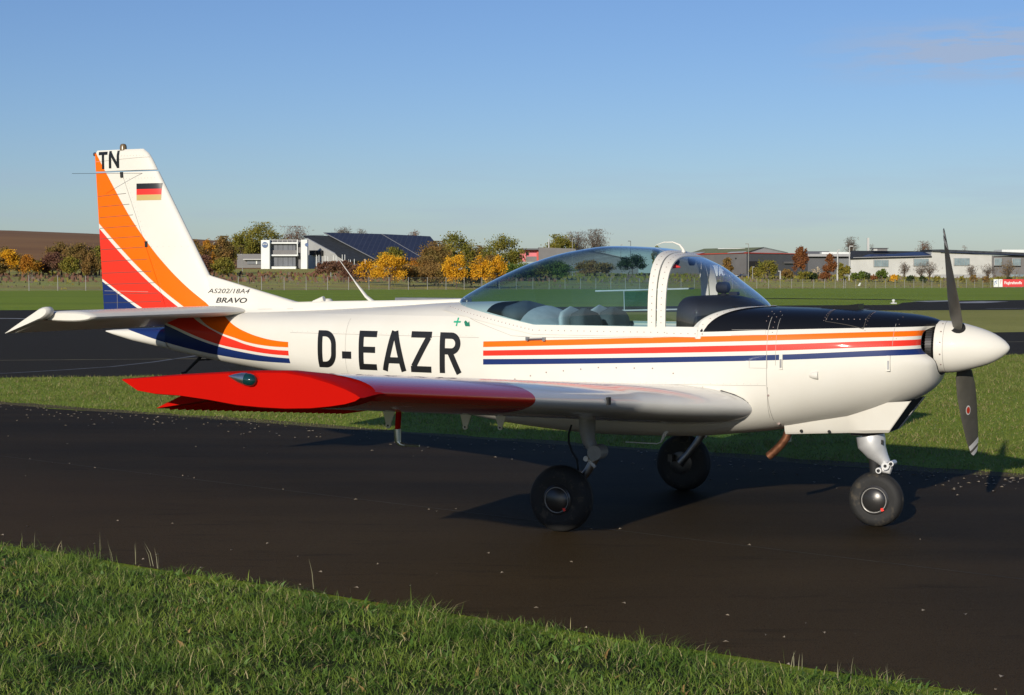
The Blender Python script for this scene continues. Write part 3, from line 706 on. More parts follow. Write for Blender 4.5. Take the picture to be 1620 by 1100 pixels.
# ------------------------------------------------------------------ canopy
TX = [(-3.15, 1.497), (-3.12, 1.514), (-2.8, 1.672), (-2.486, 1.794), (-2.181, 1.868), (-1.882, 1.900), (-1.59, 1.888), (-1.40, 1.850), (-1.208, 1.778), (-1.022, 1.660), (-.883, 1.567), (-.768, 1.484)]
TXa = np.array([t[0] for t in TX]); TZa = np.array([t[1] for t in TX])
def can_base(x):
    if x > -1.07:
        f = max(0, (-.768-x)/.302); y = .505*f**.5; return y, top_z(x, y)-.002
    z = 1.330 if x > -2.31 else 1.330+(1.489-1.330)*((-2.31-x)/.81)
    z = min(z, sec(x)[1]-.0005); return side_y(x, z), z
def can_n(x):
    return float(np.interp(x, [-3.15, -2.6, -2.0, -1.4, -1.2, -1.0, -.77], [2.1, 2.5, 3.2, 3.6, 3.1, 2.5, 2.1]))
def can_ring(x, n=40, off=0):
    yb, zb = can_base(x); zt = float(hermite(TXa, TZa, x)); zt = max(zt, zb+.002); e = can_n(x); out = []
    for k in range(n+1):
        q = math.pi*k/n; c, s_ = math.cos(q), math.sin(q)
        r = (abs(c)**e+abs(s_)**e)**(-1/e)
        out.append((x, (yb+off)*r*c, zb+(zt-zb+off)*r*s_))
    return out
mb = AB(); mb.grid([can_ring(x) for x in [-3.15, -3.145, -3.13]+xrange(-3.10, -1.42, 56)]); can = mb.build('canopy_glass', M['canopy'], AC, angle=180)
mb = AB(); mb.grid([can_ring(x) for x in xrange(-1.335, -.80, 26)+[-.79, -.78, -.772, -.769]]); scr = mb.build('windscreen', M['screen'], AC, angle=180)
def hoop(name, x0, x1, off=.005):
    mb = AB(); rows = [can_ring(x, 40, -.004) if i in (0, 3) else can_ring(x, 40, off) for i, x in enumerate((x0, x0+.001, x1-.001, x1))]
    mb.grid(rows)
    rows = [can_ring(x, 40, -.006) for x in (x0, x1)]; mb.grid(rows)
    o = mb.build(name, M['white'], AC, angle=30)
    for k in range(1, 40, 1):
        p = can_ring((x0+x1)/2, 40, off+.0005)[k]
        if p[1] > -.1: rivet(*p, (0, p[1], p[2]-1.4), .0042)
    return o
hoop('canopy_front_frame', -1.447, -1.388); hoop('windscreen_frame', -1.380, -1.318)
# frame along the lower glass edge (flank part)
for sgn in (1, -1):
    mb = AB(); rows = []; P2 = []
    for x in xrange(-1.319, -2.31, 20)+xrange(-2.34, -3.12, 24):
        y, z = can_base(x); slope = 0 if x > -2.31 else -.196
        d = Vector((1, slope)).normalized(); q = Vector((d.y, -d.x)); q = q if q.y < 0 else -q
        r = []
        for f in (-.014, .0, .025, .055):
            xx, zz = x+q.x*f*.6, z+q.y*f
            zz = min(zz, sec(xx)[1]-.0003); r.append((xx, sgn*(side_y(xx, zz)+(.0065 if f > -.01 else .004)), zz))
        rows.append(r)
        if sgn > 0 and True: P2.append(rows[-1][2])
    mb.grid(rows); mb.build('canopy_lower_frame', M['white'], AC, angle=60)
    if sgn > 0:
        for a, b in zip(P2[:-1], P2[1:]): rivet(a[0], a[1]+.0015, a[2], (0, 1, .15), .0042)
# windscreen base strip, sweeping over the black deck
mb = AB(); rows = []; mids = []
cen = []
for k in range(-32, 33):
    f = k/30; y = .505*f; x = -.768-.302*(f*f); cen.append(Vector((x, y)))
for i, p in enumerate(cen):
    d = (cen[min(i+1, len(cen)-1)]-cen[max(0, i-1)]).normalized(); q = Vector((d.y, -d.x)); q = q if q.x > 0 else -q
    r = []
    for f in (-.010, 0, .022, .044):
        s_ = p+q*f; 
        lim = sec(s_.x)[0]*.985
        if abs(s_.y) > lim: s_.y = math.copysign(lim, s_.y)
        r.append((s_.x, s_.y, top_z(s_.x, s_.y)+.006))
    rows.append(r); mids.append(r[2])
mb.grid(rows); mb.build('windscreen_base_frame', M['white'], AC, angle=60)
for p in mids[::2]: rivet(p[0], p[1], p[2]+.001, (0, p[1], .5), .004)
# little side piece of frame between hoop foot and base strip
for sgn in (1, -1):
    mb = AB(); mb.grid([[(x, sgn*(side_y(x, z)+.0062), z) for z in (1.345, 1.325, 1.30, 1.277)] for x in xrange(-1.325, -1.085, 10)]); mb.build('windscreen_sill_frame', M['white'], AC, angle=60)
for k in range(6): x = -1.30+k*.05; rivet(x, side_y(x, 1.30)+.0075, 1.30, (0, 1, 0), .0042)
# vent sliders in the canopy
for sgn in (-1,):
    def cy(x, z):
        rg = can_ring(x, 80, -.008); best = min((p for p in rg if p[1]*sgn > 0), key=lambda p: abs(p[2]-z)); return best[1]
    for z0, z1, xa in ((1.567, 1.582, -2.29), (1.415, 1.43, -2.29)):
        mb = AB(); mb.tube([(x, cy(x, 1.5)+.012, z0+(z1-z0)*(x+2.29)/.5) for x in xrange(xa, -1.50, 6)], .006, 6); mb.build('vent_rail', M['seatw'], can)
    mb = AB(); mb.add([(-2.055, cy(-2.05, 1.42)+.018, 1.424), (-1.851, cy(-1.85, 1.42)+.018, 1.428), (-1.851, cy(-1.85, 1.56)+.018, 1.566), (-2.055, cy(-2.05, 1.56)+.018, 1.563)], [(0, 1, 2, 3)]); mb.build('vent_pane', M['vent'], can, smooth=False)
    mb = AB(); [mb.tube([(x, cy(x, 1.42)+.016, 1.42), (x, cy(x, 1.56)+.016, 1.57)], .0035, 6) for x in (-2.055, -1.851)]; mb.build('vent_edges', M['seatw'], can)['kind'] = 'stuff'
# locking handle on top of the hoop
mb = AB(); mb.tube([(-1.60, 0, 1.905), (-1.54, 0, 1.925), (-1.47, 0, 1.925), (-1.42, 0, 1.905), (-1.395, 0, 1.875), (-1.39, 0, 1.85)], [.002, .0035, .005, .007, .010, .016], 10); mb.build('canopy_hook', M['white'])
mb = AB(); mb.box(-2.22, -2.17, -.012, .012, 1.865, 1.884); mb.build('canopy_latch', M['matt'], can, smooth=False)
# ------------------------------------------------------------------ cockpit contents
def cushion(name, x, y, z0, z1, wd, th, lean, m, parent=AC, ribs=0):
    mb = AB(); rows = []; n = 12
    for i in range(n+1):
        f = i/n; z = z0+(z1-z0)*f; s_ = (1-max(0, (f-.72)/.28)**2.8)**.5 if f < 1 else .02
        xx = x-lean*f; r = []
        for k in range(20):
            q = 2*math.pi*k/20; c, sn = math.cos(q), math.sin(q)
            rip = (1+.16*math.cos(q*ribs)) if ribs else 1
            r.append((xx+th/2*abs(sn)**.6*np.sign(sn)*rip*max(.25, s_), y+wd/2*s_*abs(c)**.5*np.sign(c), z))
        rows.append(r)
    mb.grid(rows, closed=True); mb.add(rows[-1], [tuple(range(20))]); return mb.build(name, m, parent, angle=60)
for y in (.25, -.27):
    s1 = cushion('pilot_seat', -1.98, y, 1.02, 1.455, .40, .13, .07, M['seat'], ribs=8)
    cushion('seat_cover', -2.085, y, 1.02, 1.468, .44, .05, .07, M['seatw'], s1)
s1 = cushion('rear_seat', -2.55, .0, 1.02, 1.50, .66, .20, .08, M['seat'], ribs=14)
mb = AB(); rows = []
for i in range(13):
    f = i/12; x = -2.50+f*.32; rows.append([(x, y, 1.455-.15*f**1.3-.16*abs(y/.46)**3+.012*math.sin(9*x+6*y)) for y in [(-.46+.92*k/12) for k in range(13)]])
mb.grid(rows); mb.build('baggage_cover', M['seatw'], AC, angle=180)
# instrument hood, compass, coaming details
mb = AB(); rows = []
for x, zt, w_ in ((-1.27, 1.535, .46), (-1.255, 1.548, .475), (-1.18, 1.552, .475), (-1.05, 1.548, .45), (-.95, 1.53, .38), (-.88, 1.505, .30), (-.83, 1.486, .2)):
    rows.append([(x, w_*np.sign(math.cos(q))*abs(math.cos(q))**.45, 1.33+(zt-1.33)*abs(math.sin(q))**.45) for q in [math.pi*k/24 for k in range(25)]])
mb.grid(rows); mb.add(rows[0], [tuple(range(25))]); mb.build('instrument_hood', M['matt'], AC, angle=50)
for y_, z_, r_ in ((.28, 1.47, .04), (.17, 1.47, .04), (.28, 1.385, .04), (.17, 1.385, .04), (.05, 1.46, .035), (-.1, 1.46, .035), (-.25, 1.44, .05)):
    mb = AB(); mb.lathe((-1.272, y_, z_), (-1, 0, 0), [(0, r_), (.012, r_), (.012, r_*.85), (.006, r_*.84), (.006, .001)], 20); mb.build('instrument_dial', M['alud'])
mb = AB(); mb.lathe((-1.14, 0, 1.605), (1, 0, 0), [(0, .03), (.008, .038), (.055, .042), (.085, .036), (.095, .015), (.096, 0)], 20); mb.lathe((-1.09, 0, 1.55), (0, 0, 1), [(0, .045), (.008, .045), (.012, .016), (.03, .014)], 16); mb.build('magnetic_compass', M['matt'])
mb = AB(); mb.obox((-.98, .1, 1.565), (.03, 0, 0), (0, .03, 0), (.0, 0, .012)); mb.build('warning_lamp_box', M['matt'], smooth=False)
for y, x in ((.22, -1.42), (-.1, -1.42)):
    mb = AB(); mb.lathe((x+.03, y, 1.785), (1, 0, 0), [(0, .012), (.01, .026), (.04, .026), (.05, .010)], 16); mb.tube([(x+.03, y, 1.79), (x+.03, y, 1.84)], .006, 6); mb.build('hoop_knob', M['matt'])
mb = AB(); mb.lathe((-1.40, .30, 1.765), (.9, .2, -.15), [(0, .03), (.01, .03), (.10, .006), (.11, .004)], 12); mb.build('red_release_handle', M['fred'])
# antenna, spine rail on the back, rear light
mb = AB(); rows = []
for x, zt in ((-3.15, 1.510), (-3.4, 1.502), (-3.8, 1.492), (-4.3, 1.483), (-4.66, 1.472)):
    rows.append([(x, y, z) for y, z in ((-.055, 1.38), (-.05, zt-.01), (-.04, zt), (.04, zt), (.05, zt-.01), (.055, 1.38))])
mb.grid(rows); mb.build('dorsal_spine', M['white'], AC, angle=30)
mb = AB(); mb.box(-3.79, -3.17, -.16, -.06, 1.455, 1.512); mb.build('canopy_slide_rail', M['alud'], AC, smooth=False)
mb = AB(); mb.tube([(-3.93, .02, 1.47), (-4.00, .02, 1.52), (-4.09, .02, 1.62), (-4.115, .02, 1.65), (-4.24, .02, 1.80)], [.028, .020, .011, .006, .0035], 10, flat=.6); mb.build('whip_antenna', M['white'])
mb = AB(); mb.tube([(-4.52, -.02, 1.475), (-4.46, -.02, 1.485), (-4.415, -.02, 1.50)], [.008, .02, .022], 10); mb.build('rear_air_vent', M['white'])
# ------------------------------------------------------------------ fin and rudder
def naca(c): c = min(max(c, 0), 1); return (.2969*c**.5-.126*c-.3516*c*c+.2843*c**3-.1036*c**4)/.10*1.0/2*2*.5   # half thickness for unit thickness = 1 (max .5)
FZ = [1.36, 1.68, 2.56, 2.688, 2.715, 2.735]
def fin_le(z): return float(np.interp(z, [1.36, 1.681, 2.66, 2.70, 2.735], [-5.31, -5.506, -6.086, -6.118, -6.17]))
def fin_te(z): return float(np.interp(z, [1.36, 2.70, 2.735], [-6.608, -6.688, -6.66]))
def fin_hg(z): return float(np.interp(z, [1.376, 2.553], [-5.895, -6.382]))
def fin_T(z): return float(np.interp(z, [1.36, 2.68, 2.715, 2.737], [.125, .075, .055, .02]))
def fin_y(x, z):
    a, b = fin_le(z), fin_te(z); c = (a-x)/(a-b); return fin_T(z)*naca(c)+.002
def fin_block(name, zs, xa, xb, m, parent=AC):
    mb = AB(); rows = []
    for z in zs:
        a, b = xa(z), xb(z); n = 14; r = []
        fr = [.5-.5*math.cos(math.pi*k/n) for k in range(n+1)] if abs(a-fin_le(z)) < 1e-6 else [k/n for k in range(n+1)]
        r += [(a+(b-a)*f, fin_y(a+(b-a)*f, z)*(0.02 if (f == 0 and abs(a-fin_le(z)) < 1e-6) else 1), z) for f in fr]
        r += [(p[0], -p[1], z) for p in r[::-1]]
        rows.append(r)
    mb.grid(rows, closed=True); mb.add(rows[0], [tuple(range(len(rows[0])))]); mb.add(rows[-1], [tuple(range(len(rows[0])))])
    return mb.build(name, m, parent, angle=50)
zz_ = [1.36+.1*i for i in range(12)]+[2.545]
fin = fin_block('vertical_fin', zz_, fin_le, lambda z: fin_hg(z)+.003, M['fin'])
rud = fin_block('rudder', [1.39+.1*i for i in range(12)]+[2.545], lambda z: fin_hg(z)-.001, fin_te, M['fin'])
rh = fin_block('rudder_horn', [2.558, 2.60, 2.65, 2.68, 2.70, 2.715, 2.727, 2.735], fin_le, fin_te, M['fin'], rud)
def fin_strip(P2, wd, eps=.002):
    pts = []
    for a, b in zip(P2[:-1], P2[1:]):
        a = Vector(a); b = Vector(b); n = max(1, int((b-a).length/.03)); pts += [a+(b-a)*i/n for i in range(n)]
    pts.append(Vector(P2[-1])); rows = []
    for i, p in enumerate(pts):
        d = (pts[min(i+1, len(pts)-1)]-pts[max(0, i-1)]).normalized(); q = Vector((-d.y, d.x))*wd/2
        rows.append([(s_.x, fin_y(s_.x, s_.y)+eps, s_.y) for s_ in (p-q, p+q)])
    return rows
for ch, a, b in (('T', -6.640, -6.538), ('N', -6.520, -6.402)):
    mb = AB()
    for i, L_ in enumerate(glyph(ch, a, 2.576+(0 if ch == 'T' else .004), b-a, .146, .027)): mb.grid(fin_strip(L_, .027, .003+.0003*i))
    mb.build('fin_letter', M['letter'], rh, fix=False, angle=80)
for nm, z0, z1, m in (('flag_band', 2.398, 2.445, 'fblk'), ('flag_band', 2.351, 2.398, 'fred'), ('flag_band', 2.305, 2.351, 'fgold')):
    mb = AB(); mb.grid([[(x, fin_y(x, z)+.0025, z) for z in (z0, (z0+z1)/2, z1)] for x in xrange(-6.214, -5.965, 16)]); mb.build(nm, M[m], fin, fix=False)
mb = AB()
for z in (2.27, 2.18, 2.09, 2.00, 1.91, 1.81, 1.71, 1.615, 1.53, 1.46, 2.36): mb.grid(fin_strip([(fin_te(z)+.01, z-.012), (fin_hg(z)-.03, z+.006)], .004, .0012))
mb.build('rudder_ribs', M['seamd'], rud, fix=False)['kind'] = 'stuff'
mb = AB(); mb.grid(fin_strip([(fin_te(2.65)+.01, 2.64), (fin_le(2.66)-.01, 2.665)], .003, .0012)); mb.build('horn_seam', M['seam'], rh, fix=False)
mb = AB(); mb.grid(fin_strip([(-6.60, 1.55), (-6.10, 1.545)], .003, .0012)); mb.grid(fin_strip([(-6.45, 1.40), (-6.45, 1.55)], .003, .0012)); mb.build('trim_tab_seam', M['seam'], rud, fix=False)
for z_ in (2.68, 2.49, 1.92): 
    for k in range(12):
        x_ = fin_le(z_)-.05-.02*k*(3 if z_ < 2 else 1.6)
        if x_ > fin_te(z_)+.03: rivet(x_, fin_y(x_, z_)+.001, z_, (0, 1, 0), .0022)
for k in range(26): z_ = 1.45+k*.04; rivet(fin_hg(z_)+.03, fin_y(fin_hg(z_)+.03, z_)+.001, z_, (0, 1, 0), .002)
mb = AB(); mb.box(-6.13, -6.10, .02, .052, 1.915, 1.965); mb.build('rudder_hinge', M['matt'], fin, smooth=False)
mb = AB(); mb.tube([(-6.375, .035, 2.545), (-6.372, .035, 2.50)], .016, 8); mb.build('upper_hinge', M['matt'], fin)
mb = AB(); mb.lathe((-6.385, 0, 2.728), (0, 0, 1), [(0, .030), (.03, .029), (.048, .024), (.055, .012), (.056, 0)], 16); mb.build('fin_beacon', M['brass'], rh)
mb = AB(); mb.lathe((-6.685, 0, 2.705), (-1, 0, 0), [(0, .017), (.012, .015), (.018, .006), (.019, 0)], 12); mb.build('tail_light', M['alud'], rh)
for sgn in (1, -1):
    mb = AB(); mb.tube([(-6.139, sgn*.02, 2.53), (-6.484-.02, sgn*.50, 2.512)], .0017, 6); mb.build('vor_aerial_rod', M['matt'], fin)
# dorsal fillet in front of the fin
def dors_top(x): return float(np.interp(x, [-5.56, -5.506, -4.64], [1.715, 1.683, 1.470]))
def dors_hw(x, z):
    zt = dors_top(x); f = min(1, max(0, (z-1.36)/(zt-1.36))); base = float(np.interp(x, [-5.56, -4.64], [.052, .055])); top = float(np.interp(x, [-5.56, -5.3, -4.64], [.024, .020, .040]))
    return (base+(top-base)*f+.07*(1-f)**6)*(max(0, 1-f**14))**.5
mb = AB(); rows = []
for x in xrange(-4.635, -5.56, 24):
    zt = dors_top(x); r = []
    fs = [0, .05, .1, .18, .3, .5, .7, .85, .93, .97, .99, 1]
    r = [(x, dors_hw(x, 1.36+(zt-1.36)*f), 1.36+(zt-1.36)*f) for f in fs]; r += [(x, -p[1], p[2]) for p in r[::-1][1:]]
    rows.append(r)
mb.grid(rows); dor = mb.build('dorsal_fillet', M['fin'], AC, angle=60)
def text_mesh(txt, size, shear, wide, off):
    cu = bpy.data.curves.new('t', 'FONT'); cu.body = txt; cu.size = size; cu.shear = shear; cu.offset = off; cu.resolution_u = 3
    o = bpy.data.objects.new('t', cu); COL.objects.link(o); bpy.context.view_layer.update()
    me = o.to_mesh(); V = [(v.co.x*wide, v.co.y) for v in me.vertices]; F = [tuple(p.vertices) for p in me.polygons]
    o.to_mesh_clear(); bpy.data.objects.remove(o); bpy.data.curves.remove(cu)
    x0 = min(v[0] for v in V); y0 = min(v[1] for v in V); x1 = max(v[0] for v in V); y1 = max(v[1] for v in V)
    return [((v[0]-x0)/(x1-x0), (v[1]-y0)/(y1-y0)) for v in V], F
for txt, X0, X1, z0, z1, off, nm in (('AS202/18A4', -5.497, -5.095, 1.538, 1.575, -.003, 'type_lettering'), ('BRAVO', -5.412, -5.110, 1.460, 1.503, .018, 'name_lettering')):
    V, F = text_mesh(txt, 1, .22, 1, off)
    mb = AB(); mb.add([(X0+u*(X1-X0), max(dors_hw(X0+u*(X1-X0), z0+v*(z1-z0)), fin_y(X0+u*(X1-X0), z0+v*(z1-z0)) if X0+u*(X1-X0) < -5.33 else 0)+.003, z0+v*(z1-z0)) for u, v in V], F); mb.build(nm, M['letter'], dor, fix=False, smooth=False)
mb = AB(); mb.grid([[(x, dors_hw(x, z)+.001, z) for z in (1.409+.02*(x+5.1), 1.412+.02*(x+5.1))] for x in xrange(-4.64, -5.1, 10)]); mb.grid([[(x, dors_hw(x, z)+.001, z) for x in (-4.642, -4.645)] for z in xrange(1.415, 1.468, 5)]); mb.build('fillet_seam', M['seam'], dor, fix=False)
# ------------------------------------------------------------------ tailplane
def tp(name, sgn):
    mb = AB(); rows = []
    for y, xl, T_ in ((.03, -5.10, .085), (.6, -5.125, .084), (1.2, -5.155, .082), (1.76, -5.182, .080), (1.80, -5.190, .074), (1.815, -5.205, .05)):
        xh = -5.60; ch = 1.0; r = []
        zc = 1.393 if y < 1.79 else 1.391
        # nose and body, cut off square at the hinge
        for f in (1, .8, .6, .4, .25, .12, .05, .015, 0): r.append((xl+(xh-xl)*f, sgn*y, zc+T_*naca(f*.56)*1.0))
        for f in (.015, .05, .12, .25, .4, .6, .8, 1): r.append((xl+(xh-xl)*f, sgn*y, zc-T_*naca(f*.56)*1.0))
        rows.append(r)
    mb.grid(rows, closed=True); mb.add(rows[-1], [tuple(range(len(rows[0])))]); return mb.build(name, M['white'], AC, angle=50)
for sgn in (1, -1):
    tp('tailplane', sgn)
    # elevator drooping, with its horn outboard of the tailplane tip
    mb = AB(); dl = R(24); rows = []
    def erow(y, front, T_, c=.335):
        out = []; hx, hz = -5.615, 1.403; L_ = [(front, .5), (front*.6, .86), (0, 1), (-.12*c/.36, .82), (-.25*c/.36, .40), (-c, .06)] if front > .05 else [(.012, .35), (.008, .75), (0, .9), (-.12, .72), (-.25, .36), (-c, .04)]
        if front > .05: L_ = [(front, .02), (front-.006, .45), (front-.02, .75), (front-.045, .93)]+[(front-.08, 1), (0, .93), (-.12, .66), (-.25, .30), (-c, .03)]
        up = [(u, T_/2*t) for u, t in L_]; dn = [(u, -T_/2*t) for u, t in L_[::-1]]
        for u, v in up+dn:
            x = u*math.cos(dl)-v*math.sin(dl)*-1*0-(-v*math.sin(dl))*0; z = 0
            out.append((hx+u*math.cos(dl)+v*-math.sin(dl), sgn*y, hz+u*math.sin(dl)+v*math.cos(dl)))
        return out
    mb.grid([erow(y, 0, .062) for y in (.09, .6, 1.2, 1.80)], closed=True); r0 = erow(.09, 0, .062); mb.add(r0, [tuple(range(len(r0)))])
    el_ = mb.build('elevator', M['white'], AC, angle=50)
    mb = AB(); R_ = [erow(1.822, .085, .055), erow(1.835, .10, .080), erow(1.885, .10, .080), erow(1.905, .09, .06)]
    mb.grid(R_, closed=True); mb.add(R_[0], [tuple(range(len(R_[0])))]); mb.add(R_[-1], [tuple(range(len(R_[0])))]); mb.build('elevator_horn', M['white'], el_, angle=60)
    mb = AB(); mb.tube([(-5.62, sgn*1.80, 1.375), (-5.62, sgn*1.83, 1.375)], .012, 8); mb.build('hinge_pin', M['matt'], el_)
mb = AB()
for k in range(44): y = .12+k*.039; rivet(-5.30, y, 1.393+.084*naca(.22)+.001, (0, 0, 1), .005)
mb = AB(); mb.tube([(-5.60, 0, 1.02), (-5.63, 0, .99), (-5.745, 0, .895), (-5.757, 0, .882), (-5.80, 0, .874)], [.014, .014, .011, .011, .008], 8); mb.tube([(-5.53, 0, 1.03), (-5.53, 0, .985)], .016, 8); mb.tube([(-5.45, 0, 1.0), (-5.62, 0, .985)], .007, 6); mb.build('tail_skid', M['matt'])
# ------------------------------------------------------------------ wings
WY = [.40, .55, 1.0, 1.3, 1.50, 1.62, 2.0, 2.7, 3.4, 4.1, 4.60, 4.70]
def w_le(y): return float(np.interp(y, [.40, .50, .62, .9, 1.5, 1.62, 4.7], [-.705, -.712, -.745, -.85, -1.075, -1.10, -1.10]))
def w_te(y): return float(np.interp(y, [.40, 4.7], [-2.62, -2.36]))
def w_z(y): return .798+(y-.5)*.0875
def w_T(y): return float(np.interp(y, [.40, 1.6, 4.7], [.275, .235, .165]))
def af(c): # half thickness and camber, fraction of thickness
    return naca(c), .16*(1-(2*c-1)**2)*.55
def w_pt(y, c, up, dt=1.0):
    a, b = w_le(y), w_te(y); T_ = w_T(y); h, m = af(c); inc = R(1.2); x = a+(b-a)*c; z = w_z(y)+T_*(m*.8)+(T_*h*dt if up else -T_*h*dt)-(a-x)*math.sin(inc)+.012
    return (x, y, z)
def w_row(y, c0, c1, n=18, sgn=1):
    fr = [c0+(c1-c0)*(1-math.cos(math.pi/2*k/n)) for k in range(n+1)] if c0 == 0 else [c0+(c1-c0)*k/n for k in range(n+1)]
    r = [w_pt(y, c, True) for c in fr[::-1]]+[w_pt(y, c, False) for c in fr[(1 if c0 == 0 else 0):]]
    return [(p[0], sgn*p[1], p[2]) for p in r]
for sgn in (1, -1):
    mb = AB(); rows = [w_row(y, 0, .745 if y < 4.61 else .745, 18, sgn) for y in WY]; mb.grid(rows, closed=True); mb.add(rows[0], [tuple(range(len(rows[0])))])
    wing = mb.build('wing', M['wing'], AC, angle=50)
    mb = AB(); rows = [w_row(y, .752, 1, 8, sgn) for y in (.42, 1.0, 1.6, 2.2, 2.66)]; mb.grid(rows, closed=True)
    for r in (rows[0], rows[-1]): mb.add(r, [tuple(range(len(r)))])
    mb.build('flap', M['wing'], AC, angle=50)
    mb = AB(); rows = []; dl = R(14)*sgn
    for y in (2.68, 3.3, 3.9, 4.3, 4.60):
        hx, _, hz = w_pt(y, .755, False); hz += .02; r = []
        for p in w_row(y, .755, 1, 8, 1):
            dx, dz = (p[0]-hx)*1.17, p[2]-hz; r.append((hx+dx*math.cos(dl)+dz*math.sin(dl)*-1*-1*0+dz*-math.sin(dl)*1, sgn*y, hz+dx*math.sin(dl)+dz*math.cos(dl)))
        rows.append(r)
    mb.grid(rows, closed=True)
    for r in (rows[0], rows[-1]): mb.add(r, [tuple(range(len(r)))])
    ail = mb.build('aileron', M['tip'], AC, angle=50)
    # pressed ribs on the aileron belly
    mb = AB()
    for k in range(26):
        y = 2.76+k*.07; hx, _, hz = w_pt(y, .755, False); hz += .02; P = []
        for c in (.80, .985):
            p = w_pt(y, c, False); dx, dz = (p[0]-hx)*1.17, p[2]-hz; P.append((hx+dx*math.cos(dl)-dz*math.sin(dl), sgn*y, hz+dx*math.sin(dl)+dz*math.cos(dl)-.002))
        mb.tube(P, .009, 6)
    mb.build('aileron_ribs', M['tip'], ail)['kind'] = 'stuff'
    # tip fairing: big flat raked face
    TIP = [(192, 601), (283.5, 594), (376, 588.7), (422, 587.8), (453, 588.7), (499.5, 598.6), (542.7, 615.5), (570.5, 630.5)]
    up = [(-2.409, 1.214), (-2.068, 1.245), (-1.737, 1.269), (-1.577, 1.276), (-1.471, 1.277), (-1.314, 1.255), (-1.172, 1.213), (-1.095, 1.180), (-1.078, 1.168)]
    dn = [(-2.409, 1.212), (-2.296, 1.148), (-2.069, 1.143), (-1.891, 1.126), (-1.738, 1.106), (-1.523, 1.097), (-1.315, 1.108), (-1.171, 1.130), (-1.090, 1.155)]
    def prof(f, c, which):
        P = up if which else dn; xs_ = [p[0] for p in P]; return float(np.interp(c, xs_, [p[1] for p in P]))
    rows = []
    cs = [1, .93, .85, .75, .62, .5, .4, .3, .2, .12, .06, .02, 0]
    def tiprow(y, f):
        r = []
        for wh, seq in ((True, cs), (False, cs[::-1][1:])):
            for c in seq:
                xa = -1.078-(2.409-1.078)*c; pt = (xa, y, prof(0, xa, wh)); pw = w_pt(4.60, c, wh)
                # squeeze the last face in to a soft edge
                r.append((pw[0]+(pt[0]-pw[0])*f, sgn*y, pw[2]+(y-4.6)*.0875*(1-f)+(pt[2]-pw[2])*f))
        return r
    rows = [tiprow(4.605, 0), tiprow(4.68, .25), tiprow(4.76, .7), tiprow(4.815, .93), tiprow(4.845, 1)]
    last = rows[-1]; cz = 1.185
    ins = [(p[0]*.992-1.6*.008, sgn*4.862, cz+(p[2]-cz)*.90) for p in last]
    rows.append(ins)
    mb = AB(); mb.grid(rows, closed=True); mb.add(rows[-1], [tuple(range(len(ins)))]); tipo = mb.build('wing_tip', M['tip'], AC, angle=42)
    # navigation lamp: metal teardrop, dark lens, clear shield
    mb = AB(); mb.lathe((-1.78, sgn*4.87, 1.246), (1, 0, -.12), [(0, .002), (.03, .014), (.07, .026), (.10, .030)], 20); nl = mb.build('navigation_light', M['alu'], AC)
    mb = AB(); mb.lathe((-1.68, sgn*4.872, 1.234), (1, 0, -.12), [(0, .0285), (.02, .030), (.04, .025), (.052, .014), (.056, 0)], 20); mb.build('light_lens', M['lens'], nl)
    mb = AB(); mb.grid([[(-1.78+.165*f, sgn*(4.865+.03*math.sin(math.pi*f)*g), 1.232+.002+(.012+.055*math.sin(math.pi*min(1, f*.9+.1))**.8)*g) for g in (0, .33, .66, 1)] for f in (0, .15, .3, .45, .6, .75, .88, 1)]); mb.build('light_shield', M['clear'], nl)
    # hinge brackets, fuel vent / pitot, stall vane below the wing
    for x, y in ((-1.945, 3.15), (-1.945, 2.24), (-1.945, 1.77)):
        z0 = w_pt(y, .62, False)[2]+.01; mb = AB()
        mb.prism([(x+.045, sgn*y-.003, z0), (x-.05, sgn*y-.003, z0), (x-.018, sgn*y-.003, z0-.115), (x+.004, sgn*y-.003, z0-.115)], (0, .006, 0)); mb.lathe((x-.007, sgn*y-.006, z0-.108), (0, 1, 0), [(0, .016), (.012, .016)], 12)
        bk = mb.build('flap_hinge_bracket', M['white'], AC, angle=30); mb = AB(); mb.lathe((x-.007, sgn*y-.0075, z0-.108), (0, 1, 0), [(0, .006), (.015, .006)], 8); mb.build('pivot_bolt', M['matt'], bk)
mb = AB(); mb.tube([(-1.62, 3.6, 1.03), (-1.63, 3.6, .90)], .021, 14, flat=.6); pt_ = mb.build('pitot_mast', M['tip'])
mb = AB(); mb.tube([(-1.63, 3.6, .90), (-1.63, 3.6, .84), (-1.618, 3.6, .822), (-1.59, 3.6, .815)], [.018, .018, .012, .008], 12); mb.tube([(-1.60, 3.6, .815), (-1.50, 3.6, .817)], .0055, 8); mb.build('pitot_tube', M['alu'], pt_)
mb = AB(); y = 2.04; p = w_pt(y, .004, True); mb.obox((p[0]+.008, y, p[2]-.012), (.008, 0, 0), (0, .02, 0), (0, 0, .022)); mb.build('stall_vane', M['matt'], AC, smooth=False)
mb = AB()
for y, c0, c1 in ((3.05, .05, .6), (1.62, 0.0, .7), (.62, .02, .7)):
    mb.grid([[(p[0], p[1]+d, p[2]+.0012) for d in (-.0022, .0022)] for p in [w_pt(y, c, True) for c in [c0+(c1-c0)*k/14 for k in range(15)]]])
mb.grid([[(w_pt(y, .3+d, True)[0], y, w_pt(y, .3+d, True)[2]+.0012) for d in (-.0015, .0015)] for y in xrange(.6, 4.55, 30)])
mb.build('wing_seam', M['seam'], AC, fix=False)
mb = AB(); rows = []
for x in xrange(-1.10, -1.80, 14):
    f = (x+1.45)/.35; z = .925+.012*(1-f*f); rows.append([(x, side_y(x, z)+.004, z-.006*(1-f*f)-.002), (x, side_y(x, z)+.004, z+.006*(1-f*f))])
mb.grid(rows); mb.build('wing_root_gap', M['dark'], AC, fix=False)
